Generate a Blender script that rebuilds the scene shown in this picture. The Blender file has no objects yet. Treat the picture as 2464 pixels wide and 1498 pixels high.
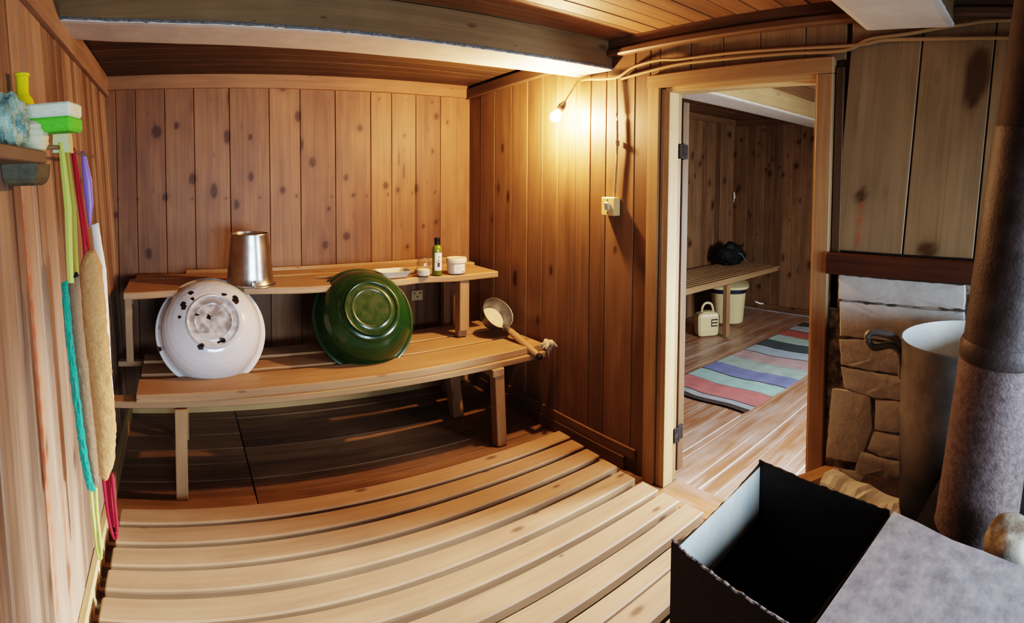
import bpy, random
from math import sin, cos, pi, sqrt, atan2, hypot, exp, floor as fl
from mathutils import Vector as V, Matrix, noise as mnoise

rnd = random.Random(7)
COL = bpy.context.scene.collection
ORG = {}                       # world origin of every object built here


# ------------------------------------------------------------------ helpers
def tag(o, label=None, cat=None, group=None, kind=None):
    if label: o['label'] = label
    if cat: o['category'] = cat
    if group: o['group'] = group
    if kind: o['kind'] = kind
    return o


def thing(name, label, cat, loc=(0, 0, 0), group=None):
    o = bpy.data.objects.new(name, None)
    o.empty_display_size = .05
    COL.objects.link(o)
    o.location = loc
    ORG[o.name] = V(loc)
    return tag(o, label, cat, group)


def nz(p, s=1.0, seed=0.0):
    return mnoise.noise(V((p[0] * s + seed, p[1] * s + seed * 1.7, p[2] * s - seed)))


class MB:
    """Collects vertices and faces with wood attributes and links them as ONE mesh object."""
    def __init__(s):
        s.v, s.f, s.bc, s.kn, s.rd, s.tn = [], [], [], [], [], []

    def vert(s, p, bc=None, kn=0., rd=0., tn=.5):
        s.v.append(V(p)); s.bc.append(tuple(bc) if bc is not None else tuple(p))
        s.kn.append(kn); s.rd.append(rd); s.tn.append(tn)
        return len(s.v) - 1

    def face(s, *i):
        s.f.append(tuple(i))

    def box(s, c, hx, hy, hz, ch=.003, tn=None, seed=None):
        """chamfered box: centre and three half-axis vectors"""
        c = V(c); A = [V(hx), V(hy), V(hz)]
        L = [a.length for a in A]
        ch = min(ch, min(L) * .45)
        U = [a / l for a, l in zip(A, L)]
        tn = rnd.random() if tn is None else tn
        sd = rnd.random() * 40 if seed is None else seed
        lo = sorted(range(3), key=lambda k: -L[k])
        idx = {}
        for k in range(3):                       # 24 vertices: each face shrunk by the chamfer
            a, b = [q for q in range(3) if q != k]
            for sk in (-1, 1):
                for sa in (-1, 1):
                    for sb in (-1, 1):
                        d = [0, 0, 0]
                        d[k] = sk * L[k]; d[a] = sa * (L[a] - ch); d[b] = sb * (L[b] - ch)
                        p = c + U[0] * d[0] + U[1] * d[1] + U[2] * d[2]
                        idx[(k, sk, sa, sb)] = s.vert(p, (d[lo[1]] + d[lo[2]] * 1.3 + sd, d[lo[0]] + sd, sd), tn=tn)
        def g(k, sg):                            # sg = signs for axes 0,1,2
            a, b = [q for q in range(3) if q != k]
            return idx[(k, sg[k], sg[a], sg[b])]
        det = U[0].cross(U[1]).dot(U[2])
        def add(l):
            q = list(l)
            n = (s.v[q[1]] - s.v[q[0]]).cross(s.v[q[2]] - s.v[q[0]])
            m = sum((s.v[i] for i in q), V()) / len(q) - c
            if n.dot(m) < 0: q.reverse()
            s.face(*q)
        for k in range(3):
            a, b = [q for q in range(3) if q != k]
            for sk in (-1, 1):
                add([idx[(k, sk, -1, -1)], idx[(k, sk, 1, -1)], idx[(k, sk, 1, 1)], idx[(k, sk, -1, 1)]])
        for a in range(3):
            for b in range(a + 1, 3):
                k = 3 - a - b
                for sa in (-1, 1):
                    for sb in (-1, 1):
                        q = []
                        for f, sk in ((a, -1), (a, 1), (b, 1), (b, -1)):
                            sg = [0, 0, 0]; sg[a] = sa; sg[b] = sb; sg[k] = sk
                            q.append(g(f, sg))
                        add(q)
        for sx in (-1, 1):
            for sy in (-1, 1):
                for sz in (-1, 1):
                    add([g(k, (sx, sy, sz)) for k in range(3)])
        return s

    def bx(s, x0, x1, y0, y1, z0, z1, ch=.003, **k):
        return s.box(((x0 + x1) / 2, (y0 + y1) / 2, (z0 + z1) / 2), ((x1 - x0) / 2, 0, 0), (0, (y1 - y0) / 2, 0), (0, 0, (z1 - z0) / 2), ch, **k)

    def bar(s, p, q, w, h, up=(0, 0, 1), ch=.003, **k):
        """box running from p to q, width w across and height h along up"""
        p, q = V(p), V(q); d = q - p; u = V(up); x = d.cross(u).normalized(); u = x.cross(d).normalized()
        return s.box((p + q) / 2, d / 2, x * w / 2, u * h / 2, ch, **k)

    def loft(s, rings, closed=True, cap=True, flip=False, kn=None, rd=None):
        """rings: lists of points of one length, joined in order"""
        n = len(rings[0]); base = []
        for j, r in enumerate(rings):
            base.append([s.vert(p, p, kn(p) if kn else 0., rd(p) if rd else 0.) for p in r])
        m = n if closed else n - 1
        for a, b in zip(base, base[1:]):
            for i in range(m):
                q = (a[i], a[(i + 1) % n], b[(i + 1) % n], b[i])
                s.face(*(q[::-1] if flip else q))
        if cap:
            q = tuple(base[0]); s.face(*(q if flip else q[::-1]))
            q = tuple(base[-1]); s.face(*(q[::-1] if flip else q))
        return s

    def tube(s, path, r, n=8, cap=True):
        path = [V(p) for p in path]; rings = []
        ref = V((0, 0, 1))
        for i, p in enumerate(path):
            d = (path[min(i + 1, len(path) - 1)] - path[max(i - 1, 0)]).normalized()
            x = d.cross(ref)
            if x.length < .05: x = d.cross(V((1, 0, 0)))
            x.normalize(); y = x.cross(d); rr = r[i] if isinstance(r, (list, tuple)) else r
            rings.append([p + x * rr * cos(2 * pi * k / n) + y * rr * sin(2 * pi * k / n) for k in range(n)])
        return s.loft(rings, cap=cap, flip=True)

    def lathe(s, c, axis, prof, n=48, xref=None, kn=None, rd=None, cap=True):
        """prof: (radius, height along axis); kn/rd take local (lx, ly, h)"""
        c = V(c); a = V(axis).normalized()
        x = V((0, 0, 1)).cross(a) if xref is None else V(xref)
        if x.length < .01: x = V((1, 0, 0))
        x.normalize(); y = a.cross(x); base = []
        for r, h in prof:
            row = []
            for k in range(n):
                t = 2 * pi * k / n; lx, ly = r * cos(t), r * sin(t)
                p = c + a * h + x * lx + y * ly
                row.append(s.vert(p, (lx, ly, h), kn(lx, ly, h) if kn else 0., rd(lx, ly, h) if rd else 0.))
            base.append(row)
        for A, B in zip(base, base[1:]):
            for i in range(n):
                s.face(A[i], A[(i + 1) % n], B[(i + 1) % n], B[i])
        if cap:
            s.face(*base[0][::-1]); s.face(*base[-1])
        return s

    def boards(s, fn, us, v0, v1, step=.03, knots=(), gap=.0012, shear=0., jit=.0015, resin=()):
        """planks: fn(u, v, n) -> point; us = list of (u0, u1) board edges; knots = (u, v, r, aspect)"""
        for (u0, u1) in us:
            tn = rnd.random(); sd = rnd.random() * 50; dn = rnd.uniform(-jit, jit)
            w = u1 - u0; nu = max(2, int(w / step))
            cu = [(u0 + gap, -.014), (u0 + gap, -.0035), (u0 + gap + .0035, 0.)]
            cu += [(u0 + gap + .0035 + (w - 2 * gap - .007) * k / nu, 0.) for k in range(1, nu)]
            cu += [(u1 - gap - .0035, 0.), (u1 - gap, -.0035), (u1 - gap, -.014)]
            nv = max(2, int((v1 - v0) / step)); rows = []
            kk = [q for q in knots if u0 - .02 < q[0] < u1 + .02]
            rr = [q for q in resin if u0 - .02 < q[0] < u1 + .02]
            for j in range(nv + 1):
                v = v0 + (v1 - v0) * j / nv; row = []
                for u, n in cu:
                    kn = 0.
                    for (ku, kv, kr, ka) in kk:
                        d = hypot((u - ku) / kr, (v - kv) / (kr * ka))
                        if d < 4:
                            kn = max(kn, .95 * max(0., min(1., (1.25 - d) / .5)) + .28 * exp(-d * d / 3.5))
                    rd = 0.
                    for (ru, ra, rb, rw) in rr:
                        if ra < v < rb: rd = max(rd, exp(-((u - ru) / rw) ** 2) * (.6 + .4 * sin(v * 90 + ru * 50)))
                    row.append(s.vert(fn(u + shear * (v - v0), v, n + dn), (u + sd, v + sd, sd), min(1, kn), rd, tn))
                rows.append(row)
            for a, b in zip(rows, rows[1:]):
                for i in range(len(cu) - 1):
                    s.face(a[i], a[i + 1], b[i + 1], b[i])
            s.face(*[r[0] for r in (rows[0], rows[-1])], rows[-1][-1], rows[0][-1])      # backing behind the plank
        return s

    def build(s, name, mat, parent=None, smooth=False, label=None, mods=()):
        org = ORG[parent.name] if parent else V((0, 0, 0))
        if parent is None and s.v:
            lo = V([min(v[k] for v in s.v) for k in range(3)]); hi = V([max(v[k] for v in s.v) for k in range(3)])
            org = V(((lo.x + hi.x) / 2, (lo.y + hi.y) / 2, lo.z))
        me = bpy.data.meshes.new(name)
        me.from_pydata([v - org for v in s.v], [], s.f); me.update()
        at = me.attributes.new('bc', 'FLOAT_VECTOR', 'POINT'); at.data.foreach_set('vector', [c for b in s.bc for c in b])
        for nm, l in (('kn', s.kn), ('rd', s.rd), ('tn', s.tn)):
            me.attributes.new(nm, 'FLOAT', 'POINT').data.foreach_set('value', l)
        me.materials.append(mat)
        if smooth: me.polygons.foreach_set('use_smooth', [True] * len(me.polygons))
        o = bpy.data.objects.new(name, me); COL.objects.link(o)
        if parent: o.parent = parent; ORG[o.name] = org
        else: o.location = org; ORG[o.name] = org
        if smooth:
            try: me.set_sharp_from_angle(angle=.7)
            except Exception: pass
        if label: o['label'] = label
        return o


# ------------------------------------------------------------------ materials
def mat_new(name):
    m = bpy.data.materials.new(name); m.use_nodes = True
    nt = m.node_tree; b = nt.nodes['Principled BSDF']
    return m, nt, b


def N(nt, typ, **k):
    n = nt.nodes.new(typ)
    for a, v in k.items():
        if a in n.inputs.keys(): n.inputs[a].default_value = v
        else: setattr(n, a, v)
    return n


def mixc(nt, fac, a, b, blend='MIX'):
    m = nt.nodes.new('ShaderNodeMix'); m.data_type = 'RGBA'; m.blend_type = blend
    for s, v in ((m.inputs[0], fac), (m.inputs[6], a), (m.inputs[7], b)):
        if hasattr(v, 'links') or hasattr(v, 'is_linked'): nt.links.new(v, s)
        else: s.default_value = v if not isinstance(v, tuple) else (v + (1,) if len(v) == 3 else v)
    return m.outputs[2]


def math_(nt, op, a, b=None, c=None):
    m = nt.nodes.new('ShaderNodeMath'); m.operation = op
    for s, v in zip(m.inputs, (a, b, c)):
        if v is None: continue
        if hasattr(v, 'is_linked'): nt.links.new(v, s)
        else: s.default_value = v
    return m.outputs[0]


def ramp(nt, fac, stops):
    r = nt.nodes.new('ShaderNodeValToRGB'); e = r.color_ramp.elements
    while len(e) < len(stops): e.new(.5)
    for q, (p, c) in zip(e, stops):
        q.position = p; q.color = c + (1,) if len(c) == 3 else c
    nt.links.new(fac, r.inputs[0]); return r.outputs[0]


def wood(name, dark, light, tone=.35, rough=.55, knots=.0, streak=.5, spec=.3, red=(.40, .085, .03), wear=None):
    m, nt, b = mat_new(name); L = nt.links.new
    at = N(nt, 'ShaderNodeAttribute', attribute_name='bc')
    kn = N(nt, 'ShaderNodeAttribute', attribute_name='kn').outputs['Fac']
    rd = N(nt, 'ShaderNodeAttribute', attribute_name='rd').outputs['Fac']
    tn = N(nt, 'ShaderNodeAttribute', attribute_name='tn').outputs['Fac']
    def noise(sx, sy, det=4., dist=0.):
        mp = N(nt, 'ShaderNodeMapping'); mp.inputs['Scale'].default_value = (sx, sy, 1)
        L(at.outputs['Vector'], mp.inputs[0])
        n = N(nt, 'ShaderNodeTexNoise', Scale=1., Detail=det, Roughness=.6, Distortion=dist); L(mp.outputs[0], n.inputs['Vector'])
        return n.outputs['Fac']
    fine = noise(160, 2.2, 5); mid = noise(34, .9, 3, .8); broad = noise(9, 1.6, 2, .5); blot = noise(4, 3, 3)
    f = math_(nt, 'ADD', math_(nt, 'MULTIPLY', fine, .30), math_(nt, 'ADD', math_(nt, 'MULTIPLY', mid, .42), math_(nt, 'MULTIPLY', broad, .42)))
    f = math_(nt, 'ADD', math_(nt, 'MULTIPLY', math_(nt, 'SUBTRACT', f, .57), 1.1 + streak * 1.6), .5)
    f = math_(nt, 'ADD', f, math_(nt, 'MULTIPLY', math_(nt, 'SUBTRACT', tn, .5), tone))
    c = ramp(nt, f, [(.12, dark), (.5, tuple((a + q) / 2 for a, q in zip(dark, light))), (.88, light)])
    if wear:
        wn = noise(22, 1.6, 6, .6); wf = math_(nt, 'ADD', math_(nt, 'MULTIPLY', wn, .8), math_(nt, 'MULTIPLY', blot, .55))
        wf = ramp(nt, wf, [(wear[1], (0, 0, 0)), (wear[1] + .34, (.9, .9, .9))])
        c = mixc(nt, wf, c, wear[0])
    else:
        c = mixc(nt, .55, c, mixc(nt, blot, (.55, .55, .55), (1.3, 1.28, 1.22)), 'MULTIPLY')
    if knots:
        mp = N(nt, 'ShaderNodeMapping'); mp.inputs['Scale'].default_value = (5.5, 2.2, 1); L(at.outputs['Vector'], mp.inputs[0])
        vo = N(nt, 'ShaderNodeTexVoronoi', voronoi_dimensions='2D', Scale=1.); L(mp.outputs[0], vo.inputs['Vector'])
        sp = N(nt, 'ShaderNodeSeparateColor'); L(vo.outputs['Color'], sp.inputs[0])
        rr = math_(nt, 'MULTIPLY_ADD', sp.outputs[0], .15, -.045)
        kf = math_(nt, 'SUBTRACT', 1., math_(nt, 'DIVIDE', vo.outputs['Distance'], math_(nt, 'MAXIMUM', rr, .001)))
        kf = math_(nt, 'MULTIPLY', math_(nt, 'MINIMUM', math_(nt, 'MULTIPLY', math_(nt, 'MAXIMUM', kf, 0.), 1.6), 1.), knots)
        c = mixc(nt, kf, c, (dark[0] * .35, dark[1] * .27, dark[2] * .22))
    c = mixc(nt, math_(nt, 'MULTIPLY', kn, .88), c, (dark[0] * .34, dark[1] * .22, dark[2] * .12))
    c = mixc(nt, math_(nt, 'MULTIPLY', rd, .9), c, red)
    L(c, b.inputs['Base Color'])
    b.inputs['Roughness'].default_value = rough; b.inputs['Specular IOR Level'].default_value = spec
    bp = N(nt, 'ShaderNodeBump', Strength=.18, Distance=.002); L(f, bp.inputs['Height']); L(bp.outputs[0], b.inputs['Normal'])
    return m


def plain(name, col, rough=.5, metal=0., col2=None, scale=20., thr=(.35, .65), bump=0., spec=.5, chips=None, grey=None, coat=0., trans=0., stretch=(1, 1, 1), bscale=None, alpha=1., emit=None, ior=1.45, sheen=0.):
    m, nt, b = mat_new(name); L = nt.links.new
    tc = N(nt, 'ShaderNodeTexCoord'); mp = N(nt, 'ShaderNodeMapping'); mp.inputs['Scale'].default_value = stretch; L(tc.outputs['Object'], mp.inputs[0])
    c = None
    if col2:
        n = N(nt, 'ShaderNodeTexNoise', Scale=scale, Detail=6., Roughness=.65); L(mp.outputs[0], n.inputs['Vector'])
        c = ramp(nt, n.outputs['Fac'], [(thr[0], col), (thr[1], col2)])
    if grey:
        n2 = N(nt, 'ShaderNodeTexNoise', Scale=22., Detail=5.); L(mp.outputs[0], n2.inputs['Vector'])
        rd = N(nt, 'ShaderNodeAttribute', attribute_name='rd').outputs['Fac']
        c = mixc(nt, math_(nt, 'MULTIPLY', rd, ramp(nt, n2.outputs['Fac'], [(.35, (.2, .2, .2)), (.6, (1, 1, 1))])), c or col, grey)
    if chips:
        kn = N(nt, 'ShaderNodeAttribute', attribute_name='kn').outputs['Fac']
        c = mixc(nt, ramp(nt, kn, [(.4, (0, 0, 0)), (.6, (1, 1, 1))]), c or col, chips)
    if c is None: b.inputs['Base Color'].default_value = col + (1,)
    else: L(c, b.inputs['Base Color'])
    b.inputs['Roughness'].default_value = rough; b.inputs['Metallic'].default_value = metal
    b.inputs['Specular IOR Level'].default_value = spec; b.inputs['Coat Weight'].default_value = coat
    b.inputs['Transmission Weight'].default_value = trans; b.inputs['Alpha'].default_value = alpha; b.inputs['IOR'].default_value = ior
    b.inputs['Sheen Weight'].default_value = sheen
    if emit: b.inputs['Emission Color'].default_value = emit[0] + (1,); b.inputs['Emission Strength'].default_value = emit[1]
    if bump:
        n3 = N(nt, 'ShaderNodeTexNoise', Scale=bscale or scale * 2, Detail=5.); L(mp.outputs[0], n3.inputs['Vector'])
        bp = N(nt, 'ShaderNodeBump', Strength=bump, Distance=.004); L(n3.outputs['Fac'], bp.inputs['Height']); L(bp.outputs[0], b.inputs['Normal'])
    return m


M_back = wood('aged_pine_back', (.105, .050, .024), (.265, .142, .068), tone=.45, knots=.3, streak=.35, rough=.5)
M_lamp = wood('aged_pine_door_wall', (.085, .046, .024), (.215, .128, .068), tone=.5, knots=.2, streak=.35, rough=.5)
M_left = wood('aged_pine_left', (.125, .072, .045), (.34, .23, .16), tone=.7, knots=.2, streak=.6, rough=.55)
M_ceilb = wood('dark_pine_ceiling', (.038, .023, .013), (.105, .064, .036), tone=.35, knots=.2, streak=.4, rough=.6)  # darker pine for ceiling boards and moulding behind the beam
M_right = wood('grey_pine_boards', (.16, .105, .056), (.32, .222, .122), tone=.2, knots=.15, streak=.35, rough=.5)
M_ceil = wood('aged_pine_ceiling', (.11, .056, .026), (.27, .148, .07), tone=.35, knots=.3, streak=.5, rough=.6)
M_trim = wood('pine_trim', (.22, .125, .06), (.40, .255, .13), tone=.2, knots=.2, rough=.5)
M_jamb = wood('pale_pine_jamb', (.36, .23, .105), (.52, .365, .19), tone=.15, knots=.3, rough=.5)
M_bench = wood('pale_pine_bench', (.265, .148, .075), (.425, .28, .155), tone=.2, knots=.55, streak=.3, rough=.5)
M_slat = wood('pale_pine_duckboard', (.235, .133, .072), (.385, .252, .150), tone=.2, knots=.8, streak=.3, rough=.55)
M_beam = wood('beam_side', (.125, .075, .034), (.25, .155, .075), tone=.1, knots=.6, streak=.3, rough=.7)
M_floor = wood('dark_wet_floor', (.105, .060, .036), (.28, .170, .098), tone=.5, knots=.2, streak=.8, rough=.5)
M_red = wood('worn_painted_floor', (.24, .105, .050), (.38, .185, .095), tone=.22, streak=.3, rough=.34, wear=((.47, .38, .33), .56), spec=.45)
M_annex = wood('annex_pine', (.13, .068, .034), (.31, .18, .098), tone=.5, knots=.75, streak=.6, rough=.55)
M_dkwood = wood('dark_stained_plank', (.045, .017, .009), (.11, .042, .02), tone=.1, rough=.5)
M_core = plain('wall_core', (.05, .03, .02), .9)
M_white = plain('white_paint', (.55, .51, .45), .6, col2=(.64, .60, .54), scale=8, bump=.15, bscale=60)
M_wash = plain('whitewashed_brick', (.36, .34, .30), .85, col2=(.52, .50, .46), scale=7, thr=(.3, .75), bump=.3, bscale=45)
M_mortar = plain('soot_mortar', (.06, .045, .033), .95, col2=(.30, .25, .19), scale=16, thr=(.42, .6), bump=.5)


def shell(name, mb, mat, **k):
    return tag(mb.build(name, mat, **k), kind='structure')


# ------------------------------------------------------------------ the room (metres; x along back wall, y towards it, z up)
W, B = 2.054, 3.53
FY = -1.45                                     # wall behind the viewer
lx = lambda z: -.335 - .055 * z                # the left wall leans

# back wall: board edges and knots read off the planks
be = [-.50, -.381, -.256, -.07, .115, .341, .597, .801, 1.039, 1.288, 1.44, 1.623, 1.816, W + .01]
KB = [(-.122, 1.804, .03, 1.3), (.006, 1.841, .016, 1.4), (.1, 1.502, .022, 1.6), (-.074, 1.389, .019, 1.3), (.236, 1.423, .021, 2.3), (.324, 1.766, .02, 2.2),
      (.473, 1.765, .012, 1.5), (.475, 1.51, .018, 1.6), (.38, 1.333, .016, 2.), (-.397, 1.28, .017, 1.2), (-.187, 1.029, .018, 2.), (.688, 2.085, .025, 1.), (1.211, 1.829, .019, 1.2),
      (.811, 1.717, .008, 6.), (.882, 1.601, .022, 1.5), (1.109, 1.499, .015, 1.5), (.681, 1.422, .018, 1.3), (.993, 1.294, .014, 1.2), (1.395, 1.444, .019, 1.2), (1.484, 1.412, .013, 1.3),
      (1.495, 1.626, .008, 5.), (1.531, 1.543, .010, 4.5), (1.753, 1.683, .010, 1.8), (1.535, 1.787, .010, 1.3), (1.782, 1.93, .018, 1.2), (1.869, 1.893, .009, 1.2), (.965, 1.054, .019, 1.5), (1.113, 1.107, .022, 1.3),
      (1.626, 1.422, .016, 2.), (1.678, 1.154, .012, 1.2), (1.78, 1.18, .012, 1.2), (1.556, 1.016, .012, 1.2), (.787, 1.897, .018, 2.), (.104, 1.96, .006, 14.), (.333, 2.01, .004, 12.), (1.16, 1.38, .012, 1.2)]
NAILS = [(-.372, 1.381), (-.247, 1.374), (.095, 1.373), (.316, 1.374), (.53, 1.373), (.774, 1.38), (1.008, 1.373), (1.256, 1.372), (1.413, 1.381), (1.594, 1.39), (1.773, 1.394)]
KB += [(u, v, .007, 1.2) for u, v in NAILS] + [(u + .05, 2.03, .006, 1.2) for u in (1.1, 1.3, 1.5, 1.7)]
mb = MB().boards(lambda u, v, n: (u, B - n, v), list(zip(be, be[1:])), 0, 2.2, .0125, KB)
shell('wall_back', mb, M_back)
shell('wall_back_core', MB().bx(-.7, 5.8, B + .0745, B + .14, -.02, 2.33, .001).bx(-.7, W + .1, B + .016, B + .0745, -.02, 2.33, .001), M_core)
shell('trim_1', MB().bx(-.47, W, B - .022, B + .01, 2.072, 2.165, .004), M_back)
shell('baseboard_back', MB().bx(-.37, W, B - .02, B, 0, .075), M_jamb)

# left wall, leaning
le = []; y = FY
while y < B:
    w = rnd.uniform(.085, .14); le.append((y, min(y + w, B + .01))); y += w
RES = [(1.452, .55, 1.45, .007), (1.475, .3, 1.3, .006), (1.49, .12, 1.0, .006), (1.62, .1, 1.0, .007), (1.655, .2, .8, .006), (1.36, .7, 1.1, .006)]
KL = [(1.62, .30, .02, 2.2), (1.83, .55, .018, 2.), (1.50, .75, .014, 1.6), (1.42, .42, .02, 2.), (2.4, 1.5, .012, 1.5), (2.2, .9, .014, 1.5)]
shell('wall_left', MB().boards(lambda u, v, n: (lx(v) + n, u, v), le, 0, 2.25, .022, KL, resin=RES), M_left)
shell('wall_left_core', MB().box((lx(1.1) - .07, (B + FY) / 2, 1.1), (0, (B - FY) / 2 + .1, 0), (.05, 0, 0), (-.066, 0, 1.2), .001), M_core)
shell('trim_2', MB().box((lx(2.1) + .012, (B + .5) / 2, 2.10), (0, (B - .5) / 2, 0), (.014, 0, 0), (-.0036, 0, .066), .003), M_left)
shell('baseboard_left', MB().box((lx(.05) + .013, (B + FY) / 2, .05), (0, (B - FY) / 2, 0), (.013, 0, 0), (-.0025, 0, .05), .003), M_jamb)

# right wall with the doorway (y .915-1.70, z 0-1.93), bricks below z 1.14 nearer the viewer
KR = [(3.09, 1.695, .014, 2.), (3.14, 1.428, .014, 2.4), (3.025, 1.373, .014, 2.6), (3.219, 1.215, .011, 2.), (2.935, .846, .02, 2.6), (2.566, .949, .014, 2.), (2.03, 1.129, .010, 2.), (2.69, .62, .014, 1.8)]
re_ = [1.74, 1.804, 1.904, 2.109, 2.23, 2.35, 2.513, 2.656, 2.81, 2.985, 3.186, 3.377, B + .01]
fr = lambda u, v, n: (W - n, u, v)
mb = MB().boards(fr, [(-b, -a) for a, b in zip(re_, re_[1:])][::-1] if 0 else list(zip(re_, re_[1:])), 0, 2.25, .014, KR)
mb.f = [tuple(reversed(f)) for f in mb.f]
m2 = MB().boards(fr, [(.80, .98), (.98, 1.19), (1.19, 1.38), (1.38, 1.56), (1.56, 1.74)], 1.99, 2.25, .05)
KR2 = [(.322, 1.926, .045, 2.0), (.335, 1.86, .03, 2.2), (.733, 1.454, .02, 1.3), (.563, 1.447, .018, .25), (.451, 1.259, .035, .9)]
m2.boards(fr, [(-.2 - .28 * k, .08 - .28 * k) for k in range(4, -1, -1)] + [(.08, .2705), (.2715, .546), (.5475, .835)], 1.235, 2.25, .02, KR2, gap=.0022, shear=-.065, resin=[(.733, 1.235, 1.43, .004)])
m2.f = [tuple(reversed(f)) for f in m2.f]
shell('wall_right_boards', m2, M_right)
core = MB()
core.bx(W + .016, 2.155, 1.70, B + .1, 0, 2.3, 0.001); core.bx(W + .016, 2.155, FY, .915, 0, 2.3, .001); core.bx(W + .016, 2.155, .915, 1.70, 1.935, 2.3, .001)
shell('wall_right', mb, M_lamp)
shell('wall_right_core', core, M_core)

# door casing, jambs
cz = MB(); cz.bx(W - .022, W + .016, 1.727, 1.80, 0, 1.94, .004); cz.bx(W - .012, W + .05, 1.700, 1.722, 0, 1.93, .003)
shell('trim_3', cz, M_trim)
shell('trim_4', MB().bx(W - .024, W + .016, .845, 1.805, 1.935, 2.0, .004), M_trim)
shell('trim_5', MB().bx(W - .024, W + .016, .845, .915, .0, 1.935, .004), M_trim)
shell('trim_6', MB().bx(W - .004, W + .016, .805, .84, 1.0, 1.96, .002), M_lamp)
jb = MB(); jb.bx(W - .008, 2.118, 1.672, 1.702, 0, 1.915, .002); shell('trim_7', jb, M_jamb)
jb = MB(); jb.bx(2.118, 2.152, 1.680, 1.702, 0, 1.915, .002); shell('trim_8', jb, M_trim)
shell('trim_9', MB().bx(W - .008, 2.152, .915, 1.70, 1.912, 1.937, .002), M_jamb)
shell('trim_10', MB().bx(W + .0, 2.152, .912, .93, 0, 1.915, .002), M_trim)
# brown board over the bricks, crown mouldings
shell('trim_11', MB().bx(W - .045, W + .012, FY, .850, 1.142, 1.226, .006), M_dkwood)
mo = MB(); mo.bx(W - .03, W, FY, 2.07, 2.165, 2.24, .008); mo.bx(W - .045, W, FY, 2.07, 2.125, 2.162, .012)
shell('trim_12', mo, M_lamp)
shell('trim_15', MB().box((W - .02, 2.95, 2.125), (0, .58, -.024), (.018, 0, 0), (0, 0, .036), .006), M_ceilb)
bb = MB(); bb.bx(W - .02, W, 1.93, B, 0, .07, .004); bb.bx(W - .014, W, 1.86, B, .07, .125, .003)
shell('baseboard_right', bb, M_lamp)

# whitewashed bricks
def poly_block(mb, pts, x0, d, inset, seed):
    c = [sum(p[k] for p in pts) / len(pts) for k in (0, 1)]
    dense = []
    for a, b in zip(pts, pts[1:] + pts[:1]):
        n = max(2, int(hypot(b[0] - a[0], b[1] - a[1]) / .018))
        for k in range(n):
            t = k / n; p = (a[0] + (b[0] - a[0]) * t, a[1] + (b[1] - a[1]) * t)
            j = .005 * nz((p[0], p[1], seed), 30); dense.append((p[0] + j, p[1] + .005 * nz((p[1], p[0], seed), 30)))
    rings = []
    for (sc, dx) in ((1, .03), (1., -d + inset * .6), (.972, -d + .0015), (.85, -d), (.3, -d)):
        rings.append([(x0 + dx + .002 * nz((q[0], q[1], seed), 25), c[0] + (q[0] - c[0]) * sc, c[1] + (q[1] - c[1]) * sc) for q in dense])
    mb.loft(rings, flip=False)
br = [[(.802, 1.14), (.295, 1.137), (.292, 1.045), (.799, 1.042)], [(.793, 1.036), (.295, 1.036), (.291, .903), (.789, .898)],
      [(.788, .884), (.716, .894), (.40, .893), (.398, .779), (.60, .777), (.782, .784)], [(.782, .776), (.551, .771), (.40, .773), (.398, .68), (.64, .673), (.762, .692)],
      [(.814, .684), (.70, .686), (.649, .676), (.638, .553), (.662, .475), (.690, .404), (.833, .395)], [(.632, .668), (.556, .674), (.40, .674), (.40, .549), (.632, .549)],
      [(.633, .543), (.40, .543), (.40, .455), (.608, .449), (.658, .470)], [(.693, .455), (.616, .444), (.40, .449), (.40, .36), (.709, .36)]]
mb = MB()
for i, b in enumerate(br): poly_block(mb, b, W - .004, .020, .014, i * 3.1)
z = .0
for k in range(9):
    y = .28 - (k % 2) * .06
    yy = .285 if k > 6 else .393
    while yy > FY:
        wd = .25 if yy < .28 else .25 - (k % 2) * .12
        poly_block(mb, [(yy - .006, .122 * k + .126), (yy - wd + .006, .122 * k + .126), (yy - wd + .006, .122 * k + .010), (yy - .006, .122 * k + .010)], W - .004, .02, .012, k * 7 + yy)
        yy -= wd
for k in range(3):
    poly_block(mb, [(.80, .122 * k + .126), (.55, .126 + .122 * k), (.55, .012 + .122 * k), (.80, .012 + .122 * k)], W - .004, .018, .012, k + 50)
shell('wall_brick', mb, M_wash, smooth=True)
shell('wall_brick_mortar', MB().bx(W - .004, W + .015, FY, .842, 0, 1.16, .001).bx(W - .015, W, FY, .786, 0, 1.15, .002), M_mortar)

# ceiling, running along x, slightly lower at the back
cz_ = lambda yy: 2.212 - .055 * max(0, min(1, (yy - 1.9) / 1.63))
ce = []; y = FY
while y < B:
    w = rnd.uniform(.10, .135); ce.append((y, min(B + .02, y + w))); y += w
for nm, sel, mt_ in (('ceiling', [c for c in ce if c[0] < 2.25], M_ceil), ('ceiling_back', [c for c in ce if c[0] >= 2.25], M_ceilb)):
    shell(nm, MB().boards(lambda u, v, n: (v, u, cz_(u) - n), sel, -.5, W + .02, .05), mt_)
shell('ceiling_slab', MB().bx(-.6, 6., FY - .2, 3.9, 2.33, 2.37), M_core)

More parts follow.
